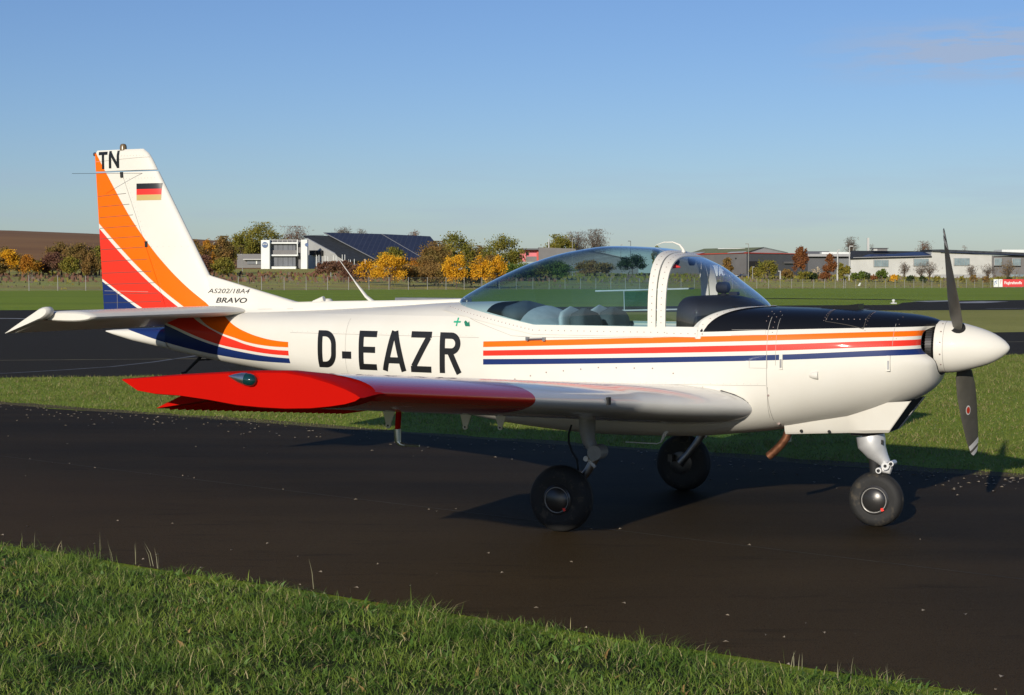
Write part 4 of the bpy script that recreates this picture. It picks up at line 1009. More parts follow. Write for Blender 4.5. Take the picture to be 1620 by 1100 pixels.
mb = AB(); P = [w_pt(.575, c, True) for c in (.10, .05, .02, .005, 0)]+[w_pt(.575, c, False) for c in (.005, .02, .05, .10)]
mb.tube([(p[0]+.004, side_y(p[0], p[2])+.003, p[2]) for p in P], .004, 6); mb.build('root_seal', M['dark'])
mb = AB(); rivs = [(-2.4+k*.1, .955+.105*math.sin(math.pi*k/14)) for k in range(15)]
# ------------------------------------------------------------------ undercarriage
def wheel(name, X, Y, r, wd, hub, parent, sgn=1):
    mb = AB(); c = (X, Y, r-.004)
    prof = []
    for k in range(25):
        q = -math.pi*.5+math.pi*k/24*1.0; prof.append((0, 0))
    rim = hub*1.12; prof = [(-wd*.42, rim)]
    for k in range(1, 20):
        q = math.pi*k/20; prof.append((-wd*.5*math.cos(q)*(1 if True else 1)*(.98), rim+(r-rim)*math.sin(q)**.5-(.006 if k in (8, 12) else 0)))
    prof.append((wd*.42, rim))
    mb.lathe(c, (0, 1, 0), prof, 48); ty = mb.build(name, M['rub'], parent, angle=50)
    mb = AB(); Yh = Y+sgn*wd*.455; a = (0, sgn, 0); cc = (X, Yh, r-.004)
    mb.lathe(cc, a, [(-.03, rim*1.02), (.0, rim*1.0), (.006, hub*1.0), (.004, hub*.93)], 40); mb.build('rim', M['hubd'], ty)
    mb = AB(); mb.lathe((X, Yh+sgn*.006, r-.004), a, [(0, hub*.96), (.003, hub*.958), (.003, hub*.935), (0, hub*.93)], 48); mb.build('rim_ring', M['ringm'], ty)
    mb = AB(); mb.lathe((X, Yh+sgn*.004, r-.004), a, [(0, hub*.93), (.006, hub*.86), (.012, hub*.74), (.018, hub*.56), (.0225, hub*.35), (.025, hub*.15), (.0255, .001)], 40); mb.build('hubcap', M['hubd'], ty)
    mb = AB(); mb.obox((X+hub*.66, Yh+sgn*.012, r-hub*.72), (.008, 0, .004), (0, .002, 0), (-.005, 0, .009)); mb.build('slip_mark', M['fred'], ty, smooth=False)
    for k in range(6):
        q = k*math.pi/3+.3; mbb = MB()
    mb = AB(); Yi = Y-sgn*wd*.40; mb.lathe((X, Yi, r-.004), (0, -sgn, 0), [(0, rim), (.004, rim*.9), (.004, .03), (.03, .028), (.03, .001)], 32); mb.build('brake_disc', M['hubd'], ty)
    return ty
for sgn in (1, -1):
    ge = empty('main_gear', (0, 0, 0)); ge.parent = AC
    X0, Yc = -1.81, 1.15
    wheel('main_wheel', X0, sgn*Yc, .222, .165, .088, AC, sgn)
    g = sgn*1.06
    mb = AB(); mb.tube([(-1.665, g, .76), (-1.665, g, .66), (-1.655, g, .60), (-1.625, g, .555), (-1.595, g, .535)], [.072, .066, .056, .046, .042], 18, flat=.75)
    leg = mb.build('gear_leg', M['gearw']); COL.objects.unlink(ge) if False else None
    mb = AB(); mb.lathe((-1.59, g-.06, .528), (0, 1, 0), [(0, .05), (.12, .05)], 24); mb.lathe((-1.595, g+sgn*.056, .528), (0, sgn, 0), [(0, .016), (.006, .015), (.007, 0)], 14); mb.build('leg_pivot', M['gearw'], leg)
    mb = AB(); mb.tube([(-1.60, g, .50), (-1.66, g, .40), (-1.74, g, .30), (-1.81, g, .225)], [.030, .027, .026, .03], 14); mb.build('trailing_arm', M['alud'], leg)
    mb = AB(); mb.tube([(-1.655, g+sgn*.05, .485), (-1.655, g-sgn*.03, .485)], .018, 14); mb.tube([(-1.655, g+sgn*.02, .485), (-1.60, g+sgn*.02, .43)], .012, 8); mb.build('damper_eye', M['propw'], leg)
    mb = AB(); mb.tube([(-1.81, sgn*1.04, .218), (-1.81, sgn*1.20, .218)], .02, 12); mb.obox((-1.88, sgn*1.045, .26), (.018, 0, 0), (0, .018, 0), (0, 0, .028)); mb.build('brake_caliper', M['hubd'], leg)
    mb = AB(); mb.tube([(-1.78, g, .70), (-1.80, g, .64), (-1.80, g, .58), (-1.775, g, .52), (-1.74, g, .47), (-1.73, g, .40)], .007, 6); mb.build('brake_hose', M['matt'], leg)
    bpy.data.objects.remove(ge)
mb = AB(); mb.tube([(-1.36, .35, .63), (-1.40, .35, .58), (-1.42, .35, .535)], [.018, .012, .005], 8); mb.tube([(-1.42, .35, .535), (-1.45, .35, .523), (-1.68, .36, .525)], .004, 6); mb.build('vent_mast', M['white'])
# nose leg
mb = AB(); mb.lathe((0, 0, 0), (0, 0, 1), [(0, .001)], 3) if False else None
mb.tube([(-.055, 0, .640), (-.05, 0, .60)], [.05, .05], 16); mb.box(-.165, -.06, -.05, .05, .612, .632); mb.tube([(.015, -.01, .63), (.02, 0, .60)], .028, 12); mb.build('nose_leg_mount', M['dark'], AC, angle=30)
mb = AB(); mb.tube([(-.045, 0, .612), (-.035, 0, .56), (.0, 0, .50), (.04, 0, .455), (.065, 0, .425)], [.094, .098, .072, .047, .034], 20); ng = mb.build('nose_leg', M['cast'], AC, angle=40)
mb = AB(); mb.tube([(-.10, .0, .52), (.05, 0, .43)], .018, 8); mb.lathe((.072, -.06, .416), (0, 1, 0), [(0, .026), (.12, .026)], 20); mb.lathe((.108, -.05, .432), (0, 1, 0), [(0, .018), (.10, .018)], 16); mb.lathe((.025, -.05, .382), (0, 1, 0), [(0, .02), (.10, .02)], 18)
mb.tube([(.03, 0, .385), (.085, 0, .375), (.09, 0, .41)], .022, 10); mb.build('nose_leg_knuckle', M['cast'], ng)
mb = AB()
for x, z in ((.072, .416), (.108, .432), (.025, .382)): mb.lathe((x, .04, z), (0, 1, 0), [(0, .011), (.0215, .011), (.022, 0)], 12)
mb.build('knuckle_bolt', M['matt'], ng)
mb = AB(); mb.tube([(-.02, 0, .46), (-.01, 0, .36)], .035, 12); mb.build('nose_damper', M['matt'], ng)
mb = AB(); mb.tube([(.06, -.03, .38), (.03, -.085, .345), (.0, -.105, .25), (-.003, -.105, .185)], [.024, .024, .020, .024], 12); mb.tube([(0, -.11, .182), (0, .05, .182)], .014, 10); mb.build('nose_fork', M['alud'], ng)
mb = AB(); mb.obox((.045, .052, .575), (.014, .004, -.003), (0, .002, 0), (0, 0, .016)); mb.build('tie_down_plate', M['matt'], ng, smooth=False)
wheel('nose_wheel', 0, .0, .186, .130, .088, AC, 1)
# ------------------------------------------------------------------ propeller
PX, PZ, TT = .545, 1.222, .622
pr = empty('propeller', (PX, 0, PZ)); pr.parent = AC
mb = AB(); mb.lathe((.405, 0, PZ), (1, 0, 0), [(0, .15), (.0, .170), (.022, .1735), (.026, .1715), (.06, .1715), (.10, .169), (.145, .161), (.19, .150), (.235, .138), (.28, .124), (.325, .108), (.365, .089), (.40, .067), (.427, .046), (.444, .028), (.454, .013), (.457, .001)], 64)
spn = mb.build('spinner', M['white'], AC, angle=40)
mb = AB(); mb.lathe((.462, 0, PZ), (1, 0, 0), [(0, .1722), (.003, .1722)], 64); mb.build('spinner_seam', M['seam'], spn)
for k in range(14):
    q = k*2*math.pi/14+.2; rivet(.447, .1733*math.cos(q), PZ+.1733*math.sin(q), (0, math.cos(q), math.sin(q)), .006)
for s_ in (1, -1):
    u = Vector((0, s_*math.sin(TT), s_*math.cos(TT))); tau = Vector((0, s_*math.cos(TT), -s_*math.sin(TT))); rows = []; c0 = Vector((PX, 0, PZ))
    for f, ch, th, be in ((.06, .055, .05, 50), (.16, .062, .048, 50), (.19, .085, .035, 49), (.25, .125, .028, 45), (.40, .158, .022, 36), (.6, .162, .016, 27), (.8, .142, .011, 21), (.9, .118, .008, 18), (.96, .088, .006, 17), (.99, .052, .004, 16), (1.0, .012, .002, 16)):
        b = R(be+4); cd_ = Vector((1, 0, 0))*math.sin(b)*-1 + tau*math.cos(b)*-1; nd = u.cross(cd_).normalized(); r = []
        if f < .17:
            for k in range(16): q = 2*math.pi*k/16; r.append(c0+u*(.94*f)+cd_*ch/2*math.cos(q)+nd*th/2*math.sin(q))
        else:
            for k in range(16):
                q = 2*math.pi*k/16; r.append(c0+u*(.94*f)+cd_*(ch/2*math.cos(q))+nd*th/2*(math.sin(q)*(1+.25*math.cos(q)))+nd*(.0))
        rows.append([tuple(v) for v in r])
    mb = AB(); mb.grid(rows, closed=True); mb.add(rows[-1], [tuple(range(16))]); bl = mb.build('propeller_blade', M['prop'], AC, angle=60)
    # white tip bands and the maker's oval, 1 mm proud of the blade face turned to the camera
    def face(f, g, e=.0025):
        fs = [.06, .16, .19, .25, .40, .6, .8, .9, .96, .99, 1.0]; chs = [.055, .062, .085, .125, .158, .162, .142, .118, .088, .052, .012]; ths = [.05, .048, .035, .028, .022, .016, .011, .008, .006, .004, .002]; bes = [50, 50, 49, 45, 36, 27, 21, 18, 17, 16, 16]
        ch, th, be = (float(np.interp(f, fs, a)) for a in (chs, ths, bes)); b = R(be+4); cd_ = Vector((-math.sin(b), 0, 0))-tau*math.cos(b); nd = u.cross(cd_).normalized()
        h = th/2*math.sqrt(max(0, 1-g*g))*(1+.25*g); sg = 1 if nd.dot(Vector((.19, .98, 0))) > 0 else -1
        return c0+u*(.94*f)+cd_*ch/2*g+nd*sg*(h+e)
    for fa, fb in ((.875, .925), (.95, .99)):
        mb = AB(); mb.grid([[tuple(face(fa+(fb-fa)*i/6, -.97+1.94*k/10)) for k in range(11)] for i in range(7)]); mb.build('tip_band', M['propw'], bl, fix=False)
    for nm, ra, e, m in () if s_ > 0 else (('maker_oval', 1, .0025, 'propw'), ('maker_oval_centre', .72, .0035, 'logored')):
        mb = AB(); P = [tuple(face(.56+.042*ra*math.cos(q), .20+.27*ra*math.sin(q), e)) for q in [2*math.pi*k/24 for k in range(24)]]; P.append(tuple(face(.56, .20, e))); mb.add(P, [(24, k, (k+1) % 24) for k in range(24)]); mb.build(nm, M[m], bl, fix=False)
    mb = AB(); c_ = c0+u*.155
    mb.lathe(tuple(c0+u*.128), tuple(u), [(0, .052), (.036, .050), (.037, .03)], 20); mb.build('blade_root_boot', M['dark'], spn)
bpy.data.objects.remove(pr)
RV.build('rivets', M['rivet'], AC, fix=False)['kind'] = 'stuff'
# ------------------------------------------------------------------ fence across the far side of the field
M['post'] = basic('galvanised_post', (.24, .24, .225), .7, var=.1)
t = NT('chain_link_mesh'); t.t.nodes.remove(t.b); tr = t.n('ShaderNodeBsdfTransparent'); df = t.n('ShaderNodeBsdfDiffuse'); df.inputs[0].default_value = (.25, .26, .24, 1)
ms = t.n('ShaderNodeMixShader'); ms.inputs[0].default_value = .09; t.l(tr.outputs[0], ms.inputs[1]); t.l(df.outputs[0], ms.inputs[2]); t.l(ms.outputs[0], t.out.inputs[0]); M['net'] = t.m
fx = lambda s: -61+.679*s
FE = empty('airfield_fence', (fx(-40), f_line(fx(-40)), ground_z(fx(-40), f_line(fx(-40))-.1)), label='long grey chain-link fence with thin posts between the mown airfield and the autumn meadow', cat='fence')
E0 = Vector(FE.location)
mb = MB(); mb.box(-.04, .04, -.04, .04, 0, 2.05); mb.box(-.05, .05, -.13, -.05, 1.95, 2.03); pm = None
net = MB(); rows = []
for k in range(-8, 74):
    s = k*4.33; x = fx(s); y = f_line(x); z = ground_z(x, y-.1)
    if pm is None:
        o = mb.build('fence_post', M['post'], FE); pm = o.data
    else:
        o = bpy.data.objects.new('fence_post', pm); COL.objects.link(o); o.parent = FE
    o.location = Vector((x, y, z))-E0
    rows.append([(x-E0.x, y-E0.y, z+.05-E0.z), (x-E0.x, y-E0.y, z+1.95-E0.z)])
net.grid(rows); net.build('wire_netting', M['net'], FE)
mb = MB()
for h_ in (.1, 1.0, 1.95): mb.tube([(r[0][0], r[0][1], r[0][2]+h_) for r in rows], .012, 4)
mb.build('tension_wire', M['post'], FE)
# ------------------------------------------------------------------ trees
def leaf_mat(name, a, b, c, dark=.5):
    t = NT(name); t.rough(.75); t.b.inputs['Specular IOR Level'].default_value = .15; r = t.n('ShaderNodeNewGeometry').outputs['Random Per Island']
    k = t.mix(r, a, b); k = t.mix(t.noise(.35, 3, .6, lo=.38, hi=.62), k, c); t.color(k)
    tn = t.n('ShaderNodeBsdfTranslucent'); t.l(k, tn.inputs[0]); ms = t.n('ShaderNodeMixShader'); ms.inputs[0].default_value = .2
    t.l(t.b.outputs[0], ms.inputs[1]); t.l(tn.outputs[0], ms.inputs[2]); t.l(ms.outputs[0], t.out.inputs[0]); return t.m
LM = {
 'yellow': leaf_mat('golden_leaves', (.62, .32, .015), (.50, .22, .01), (.70, .40, .03)),
 'orange': leaf_mat('orange_leaves', (.48, .20, .02), (.30, .11, .015), (.40, .22, .03)),
 'olive': leaf_mat('olive_leaves', (.18, .17, .030), (.28, .21, .035), (.13, .14, .025)),
 'brown': leaf_mat('brown_leaves', (.20, .115, .038), (.29, .165, .05), (.16, .12, .035)),
 'green': leaf_mat('green_leaves', (.08, .13, .022), (.14, .17, .03), (.06, .10, .02)),
 'dark': leaf_mat('dark_green_leaves', (.03, .055, .018), (.05, .07, .02), (.025, .04, .015)),
 'red': leaf_mat('russet_leaves', (.20, .075, .03), (.28, .11, .03), (.15, .06, .025)),
 'rust': leaf_mat('reddish_twigs', (.16, .075, .05), (.12, .055, .04), (.20, .11, .06)),
 'bare': leaf_mat('pale_twigs', (.17, .125, .10), (.22, .17, .13), (.13, .10, .08)),
 'pale': leaf_mat('pale_plume', (.50, .42, .28), (.58, .48, .33), (.45, .36, .25)),
}
M['bark'] = basic('bark', (.09, .07, .05), .9, var=.2, scale=2)
def make_tree(name, u, D, wpx, vtop, vbase, leaf, label, cat='tree', group=None, n=900, leafsz=.34, bare=False, low=.12, seed=None, fill=1.0, shape=1.0):
    """a tree standing D metres away; wpx, vtop give its real width and height there"""
    m_ = D/FPX; base = at(u, D)
    top = ray_pt(u, vtop, D).z; H = top-base.z; W = wpx*m_; r = random.Random(seed if seed is not None else int(u*13+vtop*7))
    rs = np.random.default_rng(r.randint(0, 10**6))
    e = empty(name, base, r.uniform(0, 6.28) if False else 0, label=label, cat=cat, group=group)
    mb = MB(); tr_h = H*(.35 if not bare else .4)
    P = [(0, 0, -.3), (r.uniform(-.1, .1), 0, tr_h*.5), (r.uniform(-.2, .2), r.uniform(-.2, .2), tr_h), (r.uniform(-.3, .3), 0, H*.7)]
    tw = max(.05, H*.022); mb.tube(P, [tw*1.2, tw, tw*.8, tw*.3], 6)
    NC = (46 if W > 5 else 28) if not bare else 40; cl_ = []
    for k in range(NC):
        th = r.uniform(0, 6.28); ph = math.acos(r.uniform(-.75, 1)); rad = r.uniform(.55, 1.0)
        zc = H*(low+(1-low)*.52); rz = H*(1-low)*.5
        q = Vector((math.cos(th)*math.sin(ph)*W/2*rad*.92, math.sin(th)*math.sin(ph)*W/2*rad*.92, zc+math.cos(ph)*rz*rad*.92))
        f_ = (q.z/H); q.x *= (1-.35*max(0, f_-.5)*shape); cl_.append(q)
        if k < (14 if not bare else 40):
            a = Vector((0, 0, H*r.uniform(.15, .5))); md = (a+q)/2+Vector((0, 0, H*.04)); mb.tube([a, md, q], [tw*.45, tw*.28, tw*.1], 4, cap=False)
            if bare:
                for j in range(4):
                    q2 = q+Vector((r.gauss(0, 1), r.gauss(0, 1), abs(r.gauss(.4, 1))))*W*.11; mb.tube([md if j % 2 else q, q2], [tw*.16, tw*.06], 3, cap=False)
    mb.build('trunk', M['bark'], e, fix=False)
    # foliage: small faces spread in and around the clumps
    N = int(n*fill); ci = rs.integers(0, NC, N); C_ = np.array(cl_)[ci]; sg = W*(.078 if not bare else .13)
    csz = rs.uniform(.6, 1.25, NC)[ci][:, None]
    pos = C_+rs.normal(0, 1, (N, 3))*sg*csz*np.array([1, 1, .8*min(1.4, H/W)]); pos[:, 2] = np.clip(pos[:, 2], .05*H*low*4+.05, H*1.02)
    sz = leafsz*rs.uniform(.5, 1.25, N)[:, None]
    a = rs.normal(0, 1, (N, 3)); a /= np.linalg.norm(a, axis=1)[:, None]; b = rs.normal(0, 1, (N, 3)); b -= a*(a*b).sum(1)[:, None]; b /= np.linalg.norm(b, axis=1)[:, None]
    wf = .5 if not bare else .10; lf = 1.0 if not bare else 1.6
    V = np.stack([pos-a*sz*.5*lf, pos+b*sz*wf*.8, pos+a*sz*.5*lf, pos-b*sz*wf], 1).reshape(-1, 3)
    me = bpy.data.meshes.new('crown'); me.vertices.add(4*N); me.vertices.foreach_set('co', V.ravel().astype(np.float32)); me.loops.add(4*N); me.loops.foreach_set('vertex_index', np.arange(4*N, dtype=np.int32))
    me.polygons.add(N); me.polygons.foreach_set('loop_start', np.arange(0, 4*N, 4, dtype=np.int32)); me.update(calc_edges=True); me.materials.append(LM[leaf])
    o = bpy.data.objects.new('crown', me); COL.objects.link(o); o.parent = e
    return e
GT = 'trees and shrubs beyond the airfield fence'
TREES = [
 # u, D, width px, top, base, leaf, kind name, label
 (-12, 330, 60, 405, 440, 'brown', 'shrub', 'brown shrub cut by the left edge of the photo below the ploughed hill'),
 (16, 345, 34, 396, 440, 'yellow', 'shrub', 'orange-gold shrub at the far left below the ploughed hill'),
 (2, 390, 44, 391, 440, 'brown', 'deciduous_tree', 'dark brown tree behind the gold shrub at the far left'),
 (47, 330, 36, 404, 441, 'orange', 'shrub', 'dull orange shrub between the gold shrub and the brown thicket at the far left'),
 (68, 345, 30, 408, 441, 'olive', 'shrub', 'small olive shrub left of the brown thicket beside the rudder'),
 (98, 350, 52, 384, 441, 'brown', 'deciduous_tree', 'brown bushy tree left of the rudder, below the hill'),
 (130, 345, 50, 386, 441, 'brown', 'deciduous_tree', 'brown-olive bushy tree directly left of the rudder'),
 (84, 335, 40, 400, 442, 'rust', 'shrub', 'reddish undergrowth shrub between the olive shrub and the brown tree at the far left'),
 (114, 330, 36, 404, 442, 'olive', 'shrub', 'olive undergrowth shrub in front of the two brown trees left of the rudder'),
 (146, 330, 34, 402, 442, 'brown', 'shrub', 'brown undergrowth shrub touching the rudder edge'),
 (30, 360, 40, 402, 442, 'brown', 'shrub', 'dark brown shrub between the gold and the dull orange shrubs at the far left'),
 (322, 360, 40, 404, 441, 'rust', 'shrub', 'rusty undergrowth right of the fin, left of the lamp post'),
 (352, 360, 40, 408, 441, 'olive', 'shrub', 'olive undergrowth right of the lamp post by the fin'),
 (300, 400, 30, 388, 441, 'brown', 'shrub', 'brown shrub half hidden behind the fin leading edge'),
 (676, 310, 44, 406, 452, 'brown', 'shrub', 'tall brown bush between the larger golden tree and the lone golden tree'),
 (706, 450, 50, 392, 448, 'olive', 'shrub', 'broad olive bush behind the lone golden tree'),
 (775, 400, 50, 404, 450, 'brown', 'shrub', 'brown thicket behind the slim golden tree'),
 (648, 300, 36, 416, 448, 'brown', 'shrub', 'brown bush at the right foot of the larger golden tree'),
 (158, 360, 50, 390, 441, 'olive', 'deciduous_tree', 'olive tree whose right half hides behind the rudder'),
 (316, 380, 34, 377, 437, 'brown', 'deciduous_tree', 'thin brown tree just right of the fin leading edge'),
 (330, 400, 26, 376, 436, 'orange', 'deciduous_tree', 'rust coloured tree beside the lamp post right of the fin'),
 (352, 420, 46, 375, 434, 'brown', 'deciduous_tree', 'brown tree between the fin and the low grey annex'),
 (384, 640, 54, 371, 430, 'olive', 'deciduous_tree', 'yellow-green tree behind the low grey annex'),
 (415, 650, 88, 353, 425, 'olive', 'deciduous_tree', 'tallest olive-green tree, rising behind the white office block'),
 (467, 650, 44, 360, 425, 'rust', 'bare_tree', 'reddish bare tree between the office block and the solar roof'),
 (543, 680, 34, 360, 420, 'bare', 'bare_tree', 'bare tree top showing above the left end of the solar roof'),
 (570, 690, 34, 364, 420, 'bare', 'bare_tree', 'second bare tree top above the solar roof'),
 (655, 690, 24, 364, 420, 'rust', 'bare_tree', 'small russet tree top above the right end of the solar roof'),
 (543, 430, 46, 411, 437, 'rust', 'shrub', 'reddish brown bush in front of the solar building'),
 (518, 400, 40, 414, 438, 'rust', 'shrub', 'reddish bush below the grey gable wall'),
 (562, 320, 44, 417, 446, 'rust', 'shrub', 'low reddish shrub left of the golden trees'),
 (620, 470, 52, 392, 440, 'olive', 'deciduous_tree', 'round olive tree top behind the golden tree in front of the solar roof'),
 (584, 300, 42, 410, 449, 'yellow', 'deciduous_tree', 'small golden tree, left of the pair before the solar roof'),
 (617, 290, 58, 401, 452, 'yellow', 'deciduous_tree', 'larger golden tree, right of the pair before the solar roof'),
 (660, 330, 44, 409, 448, 'orange', 'shrub', 'orange-brown bush right of the larger golden tree'),
 (690, 400, 60, 383, 450, 'brown', 'deciduous_tree', 'brown-olive tree at the right end of the solar roof'),
 (722, 430, 62, 368, 450, 'olive', 'deciduous_tree', 'tall thin olive tree behind the middle golden tree'),
 (757, 430, 44, 390, 448, 'brown', 'deciduous_tree', 'brown tree between the two right-hand golden trees'),
 (796, 420, 74, 372, 450, 'olive', 'deciduous_tree', 'big green-olive tree left of the pink building'),
 (722, 290, 44, 399, 456, 'yellow', 'deciduous_tree', 'golden tree standing alone in the middle, close to the fence'),
 (762, 290, 36, 401, 455, 'yellow', 'deciduous_tree', 'slim golden tree left of the canopy tail'),
 (787, 300, 32, 404, 453, 'yellow', 'deciduous_tree', 'rightmost golden tree, in front of the big green-olive tree'),
 (690, 300, 54, 418, 455, 'brown', 'shrub', 'brown undergrowth shrub left of the lone golden tree'),
 (745, 300, 44, 422, 455, 'dark', 'shrub', 'dark green bush between the golden trees'),
 (820, 380, 60, 415, 450, 'green', 'shrub', 'green bush below the pink building'),
 (873, 400, 60, 411, 450, 'green', 'shrub', 'green hedge shrub seen just above the canopy slope'),
 (845, 390, 40, 418, 450, 'olive', 'shrub', 'olive shrub beneath the grey shed, behind the canopy'),
 (884, 640, 54, 372, 420, 'olive', 'deciduous_tree', 'olive tree behind the grey shed left of the white mast'),
 (912, 650, 44, 369, 420, 'bare', 'bare_tree', 'bare tree behind the grey shed beside the lamp'),
 (940, 650, 46, 365, 420, 'bare', 'bare_tree', 'broad bare tree behind the canopy top'),
 (1000, 500, 44, 402, 440, 'dark', 'deciduous_tree', 'dark tree seen through the tinted canopy'),
 (940, 480, 60, 412, 446, 'brown', 'shrub', 'brown thicket seen through the middle of the canopy'),
 (1038, 660, 14, 386, 420, 'olive', 'deciduous_tree', 'tiny olive tree top just left of the canopy hook'),
 (1151, 500, 20, 405, 440, 'brown', 'shrub', 'thin twiggy shrub before the grey hall'),
 (1194, 480, 20, 421, 443, 'olive', 'shrub', 'yellow-green shrub right of the lamp post by the grey hall'),
 (1214, 470, 36, 410, 443, 'olive', 'deciduous_tree', 'round olive-green bush in front of the grey hall door'),
 (1244, 490, 22, 424, 443, 'brown', 'shrub', 'small brown shrub right of the round bush'),
 (1267, 490, 26, 388, 443, 'red', 'deciduous_tree', 'tall russet and green tree before the dark hall'),
 (1272, 450, 22, 428, 443, 'olive', 'shrub', 'yellow-green low shrub under the russet tree'),
 (1284, 455, 20, 430, 443, 'dark', 'shrub', 'dark clipped bush under the russet tree'),
 (1312, 480, 24, 399, 443, 'red', 'deciduous_tree', 'rust red tree left of the two white poles'),
 (1304, 470, 22, 430, 443, 'red', 'shrub', 'low rusty shrub beside the pale plume grass'),
 (1334, 480, 20, 414, 444, 'olive', 'shrub', 'olive shrub between the two white poles'),
 (1352, 470, 16, 430, 444, 'green', 'shrub', 'green bush at the left corner of the white hall'),
 (1362, 470, 14, 427, 444, 'green', 'shrub', 'light green bush by the white hall, second from its left corner'),
 (1372, 470, 10, 429, 443, 'dark', 'shrub', 'narrow dark conifer-like bush by the white hall'),
 (1381, 465, 12, 434, 444, 'red', 'shrub', 'small rusty bush by the white hall'),
 (1394, 470, 22, 426, 444, 'green', 'shrub', 'larger green bush below the first window of the white hall'),
 (1414, 460, 14, 434, 444, 'yellow', 'shrub', 'small golden bush before the white hall'),
 (1440, 465, 14, 435, 444, 'dark', 'shrub', 'dark round bush before the white hall left of its second window'),
 (1460, 465, 12, 436, 444, 'dark', 'shrub', 'dark bush below the second window of the white hall'),
 (1482, 465, 12, 436, 444, 'olive', 'shrub', 'olive bush right of the second window of the white hall'),
 (1504, 465, 10, 436, 444, 'dark', 'shrub', 'dark bush left of the propeller tip'),
 (1522, 465, 10, 436, 444, 'olive', 'shrub', 'olive bush right of the propeller blade'),
 (1540, 465, 14, 435, 444, 'brown', 'shrub', 'brown bush below the third window of the white hall'),
 (1560, 465, 14, 436, 444, 'brown', 'shrub', 'brown bush near the right corner of the white hall'),
 (1580, 460, 14, 437, 444, 'olive', 'shrub', 'olive hedge above the red fuel banner'),
 (1595, 460, 12, 438, 444, 'dark', 'shrub', 'dark hedge above the red fuel banner'),
 (1430, 490, 18, 416, 444, 'bare', 'bare_tree', 'small bare tree before the white hall, leftmost of five'),
 (1456, 490, 24, 417, 444, 'bare', 'bare_tree', 'small bare tree under the second window'),
 (1470, 480, 26, 415, 444, 'bare', 'bare_tree', 'wide bare tree right of the second window'),
 (1536, 490, 18, 420, 444, 'bare', 'bare_tree', 'small bare tree under the third window'),
 (1562, 490, 26, 418, 444, 'bare', 'bare_tree', 'bare tree at the right corner of the white hall'),
 (1594, 480, 28, 414, 444, 'brown', 'bare_tree', 'thin brown tree above the red fuel banner'),
 (1345, 660, 26, 377, 420, 'bare', 'bare_tree', 'pale bare tree on the skyline left of the chimney'),
 (1378, 660, 14, 388, 420, 'bare', 'bare_tree', 'small pale bare tree at the chimney'),
 (1462, 660, 26, 383, 420, 'rust', 'bare_tree', 'pinkish bare tree on the skyline above the white hall'),
 (1525, 660, 16, 390, 420, 'rust', 'bare_tree', 'reddish tree top behind the propeller tip'),
]
for (u, D, wp, vt, vb, lf, nm, lab) in TREES:
    small = nm == 'shrub'; bare = nm == 'bare_tree'
    area = wp*abs(430-vt if not small else vb-vt)
    make_tree(nm, u, D, wp, vt, vb, lf, lab, cat='shrub' if small else 'tree', group=GT, n=int(min(6500, max(300, area*2.6))) if not bare else int(min(1300, max(200, area*.5))), leafsz=(.36 if not bare else .55)*(D/400), bare=bare, low=(.02 if small or lf == 'yellow' or u < 360 or lf == 'brown' else .08) if not bare else .3)
make_tree('pampas_plume', 1292, 470, 16, 423, 440, 'pale', 'pale cream plume grass clump left of the rust red tree', cat='plant', n=160, leafsz=.4, low=.1)
# low scrub in the meadow: uncountable
M['scrub'] = LM['rust']
rs = np.random.default_rng(11); N = 9000
P = np.column_stack([rs.uniform(-110, 190, N), rs.uniform(0, 1, N)]); V = []; F = []
mats = []
for i in range(N):
    x = P[i, 0]; yf = f_line(x); y = yf+2+(200)*P[i, 1]**1.3; 
    if y < yf+60 and rs.uniform() < .85: continue
    z = ground_z(x, y); s = rs.uniform(.2, .55)*(1+.8*(y > yf+70)); n_ = len(V); a = rs.uniform(0, 6.28); dx, dy = math.cos(a)*s*.5, math.sin(a)*s*.5; hh = s*rs.uniform(.4, 1.1)
    V += [(x-dx, y-dy, z), (x+dx, y+dy, z), (x+dx*.3, y+dy*.2, z+hh), (x-dx*.6, y-dy*.6, z+hh*.8)]; F.append((n_, n_+1, n_+2, n_+3)); mats.append(0 if (rs.uniform() < .8 and y > yf+70 and x < 10) else (1 if rs.uniform() < .35 else 2))
tag(mesh('meadow_scrub', V, F, [LM['rust'], LM['bare'], LM['olive']], fix=False, mi=mats), 'low reddish and straw coloured scrub in the meadow beyond the fence', 'scrub', kind='stuff')
# ------------------------------------------------------------------ ploughed hill
t = NT('ploughed_brown_soil'); t.rough(.95); t.color(t.mix(t.noise(.012, 4, .5, stretch=(.5, 3, 1), lo=.35, hi=.65), (.175, .075, .016), (.25, .120, .030))); M['plough'] = t.m
def hill_v(u): return float(np.interp(u, [-900, -400, 0, 150, 320, 430, 560, 700], [372, 366, 367, 372.5, 381, 390, 405, 432]))
rows = []
for f, D in ((0, 600), (.25, 680), (.5, 760), (.75, 840), (.93, 900), (1, 950), (.97, 1050), (.6, 1400)):
    r = []
    for u in range(-900, 740, 40):
        p = ray_pt(u, hill_v(u), 950); top = p.z; b = 1.6; x = (u-810)/FPX*D if D <= 950 else (u-810)/FPX*950*(1+(D-950)/950*.6)
        r.append((x, D, b-2.5+(max(top, b-2)-b+2.5)*(math.sin(f*math.pi/2))))
    rows.append(r)
mb = MB(); mb.grid(rows); tag(mb.build('ploughed_hill', M['plough'], smooth=True, angle=180), kind='structure')
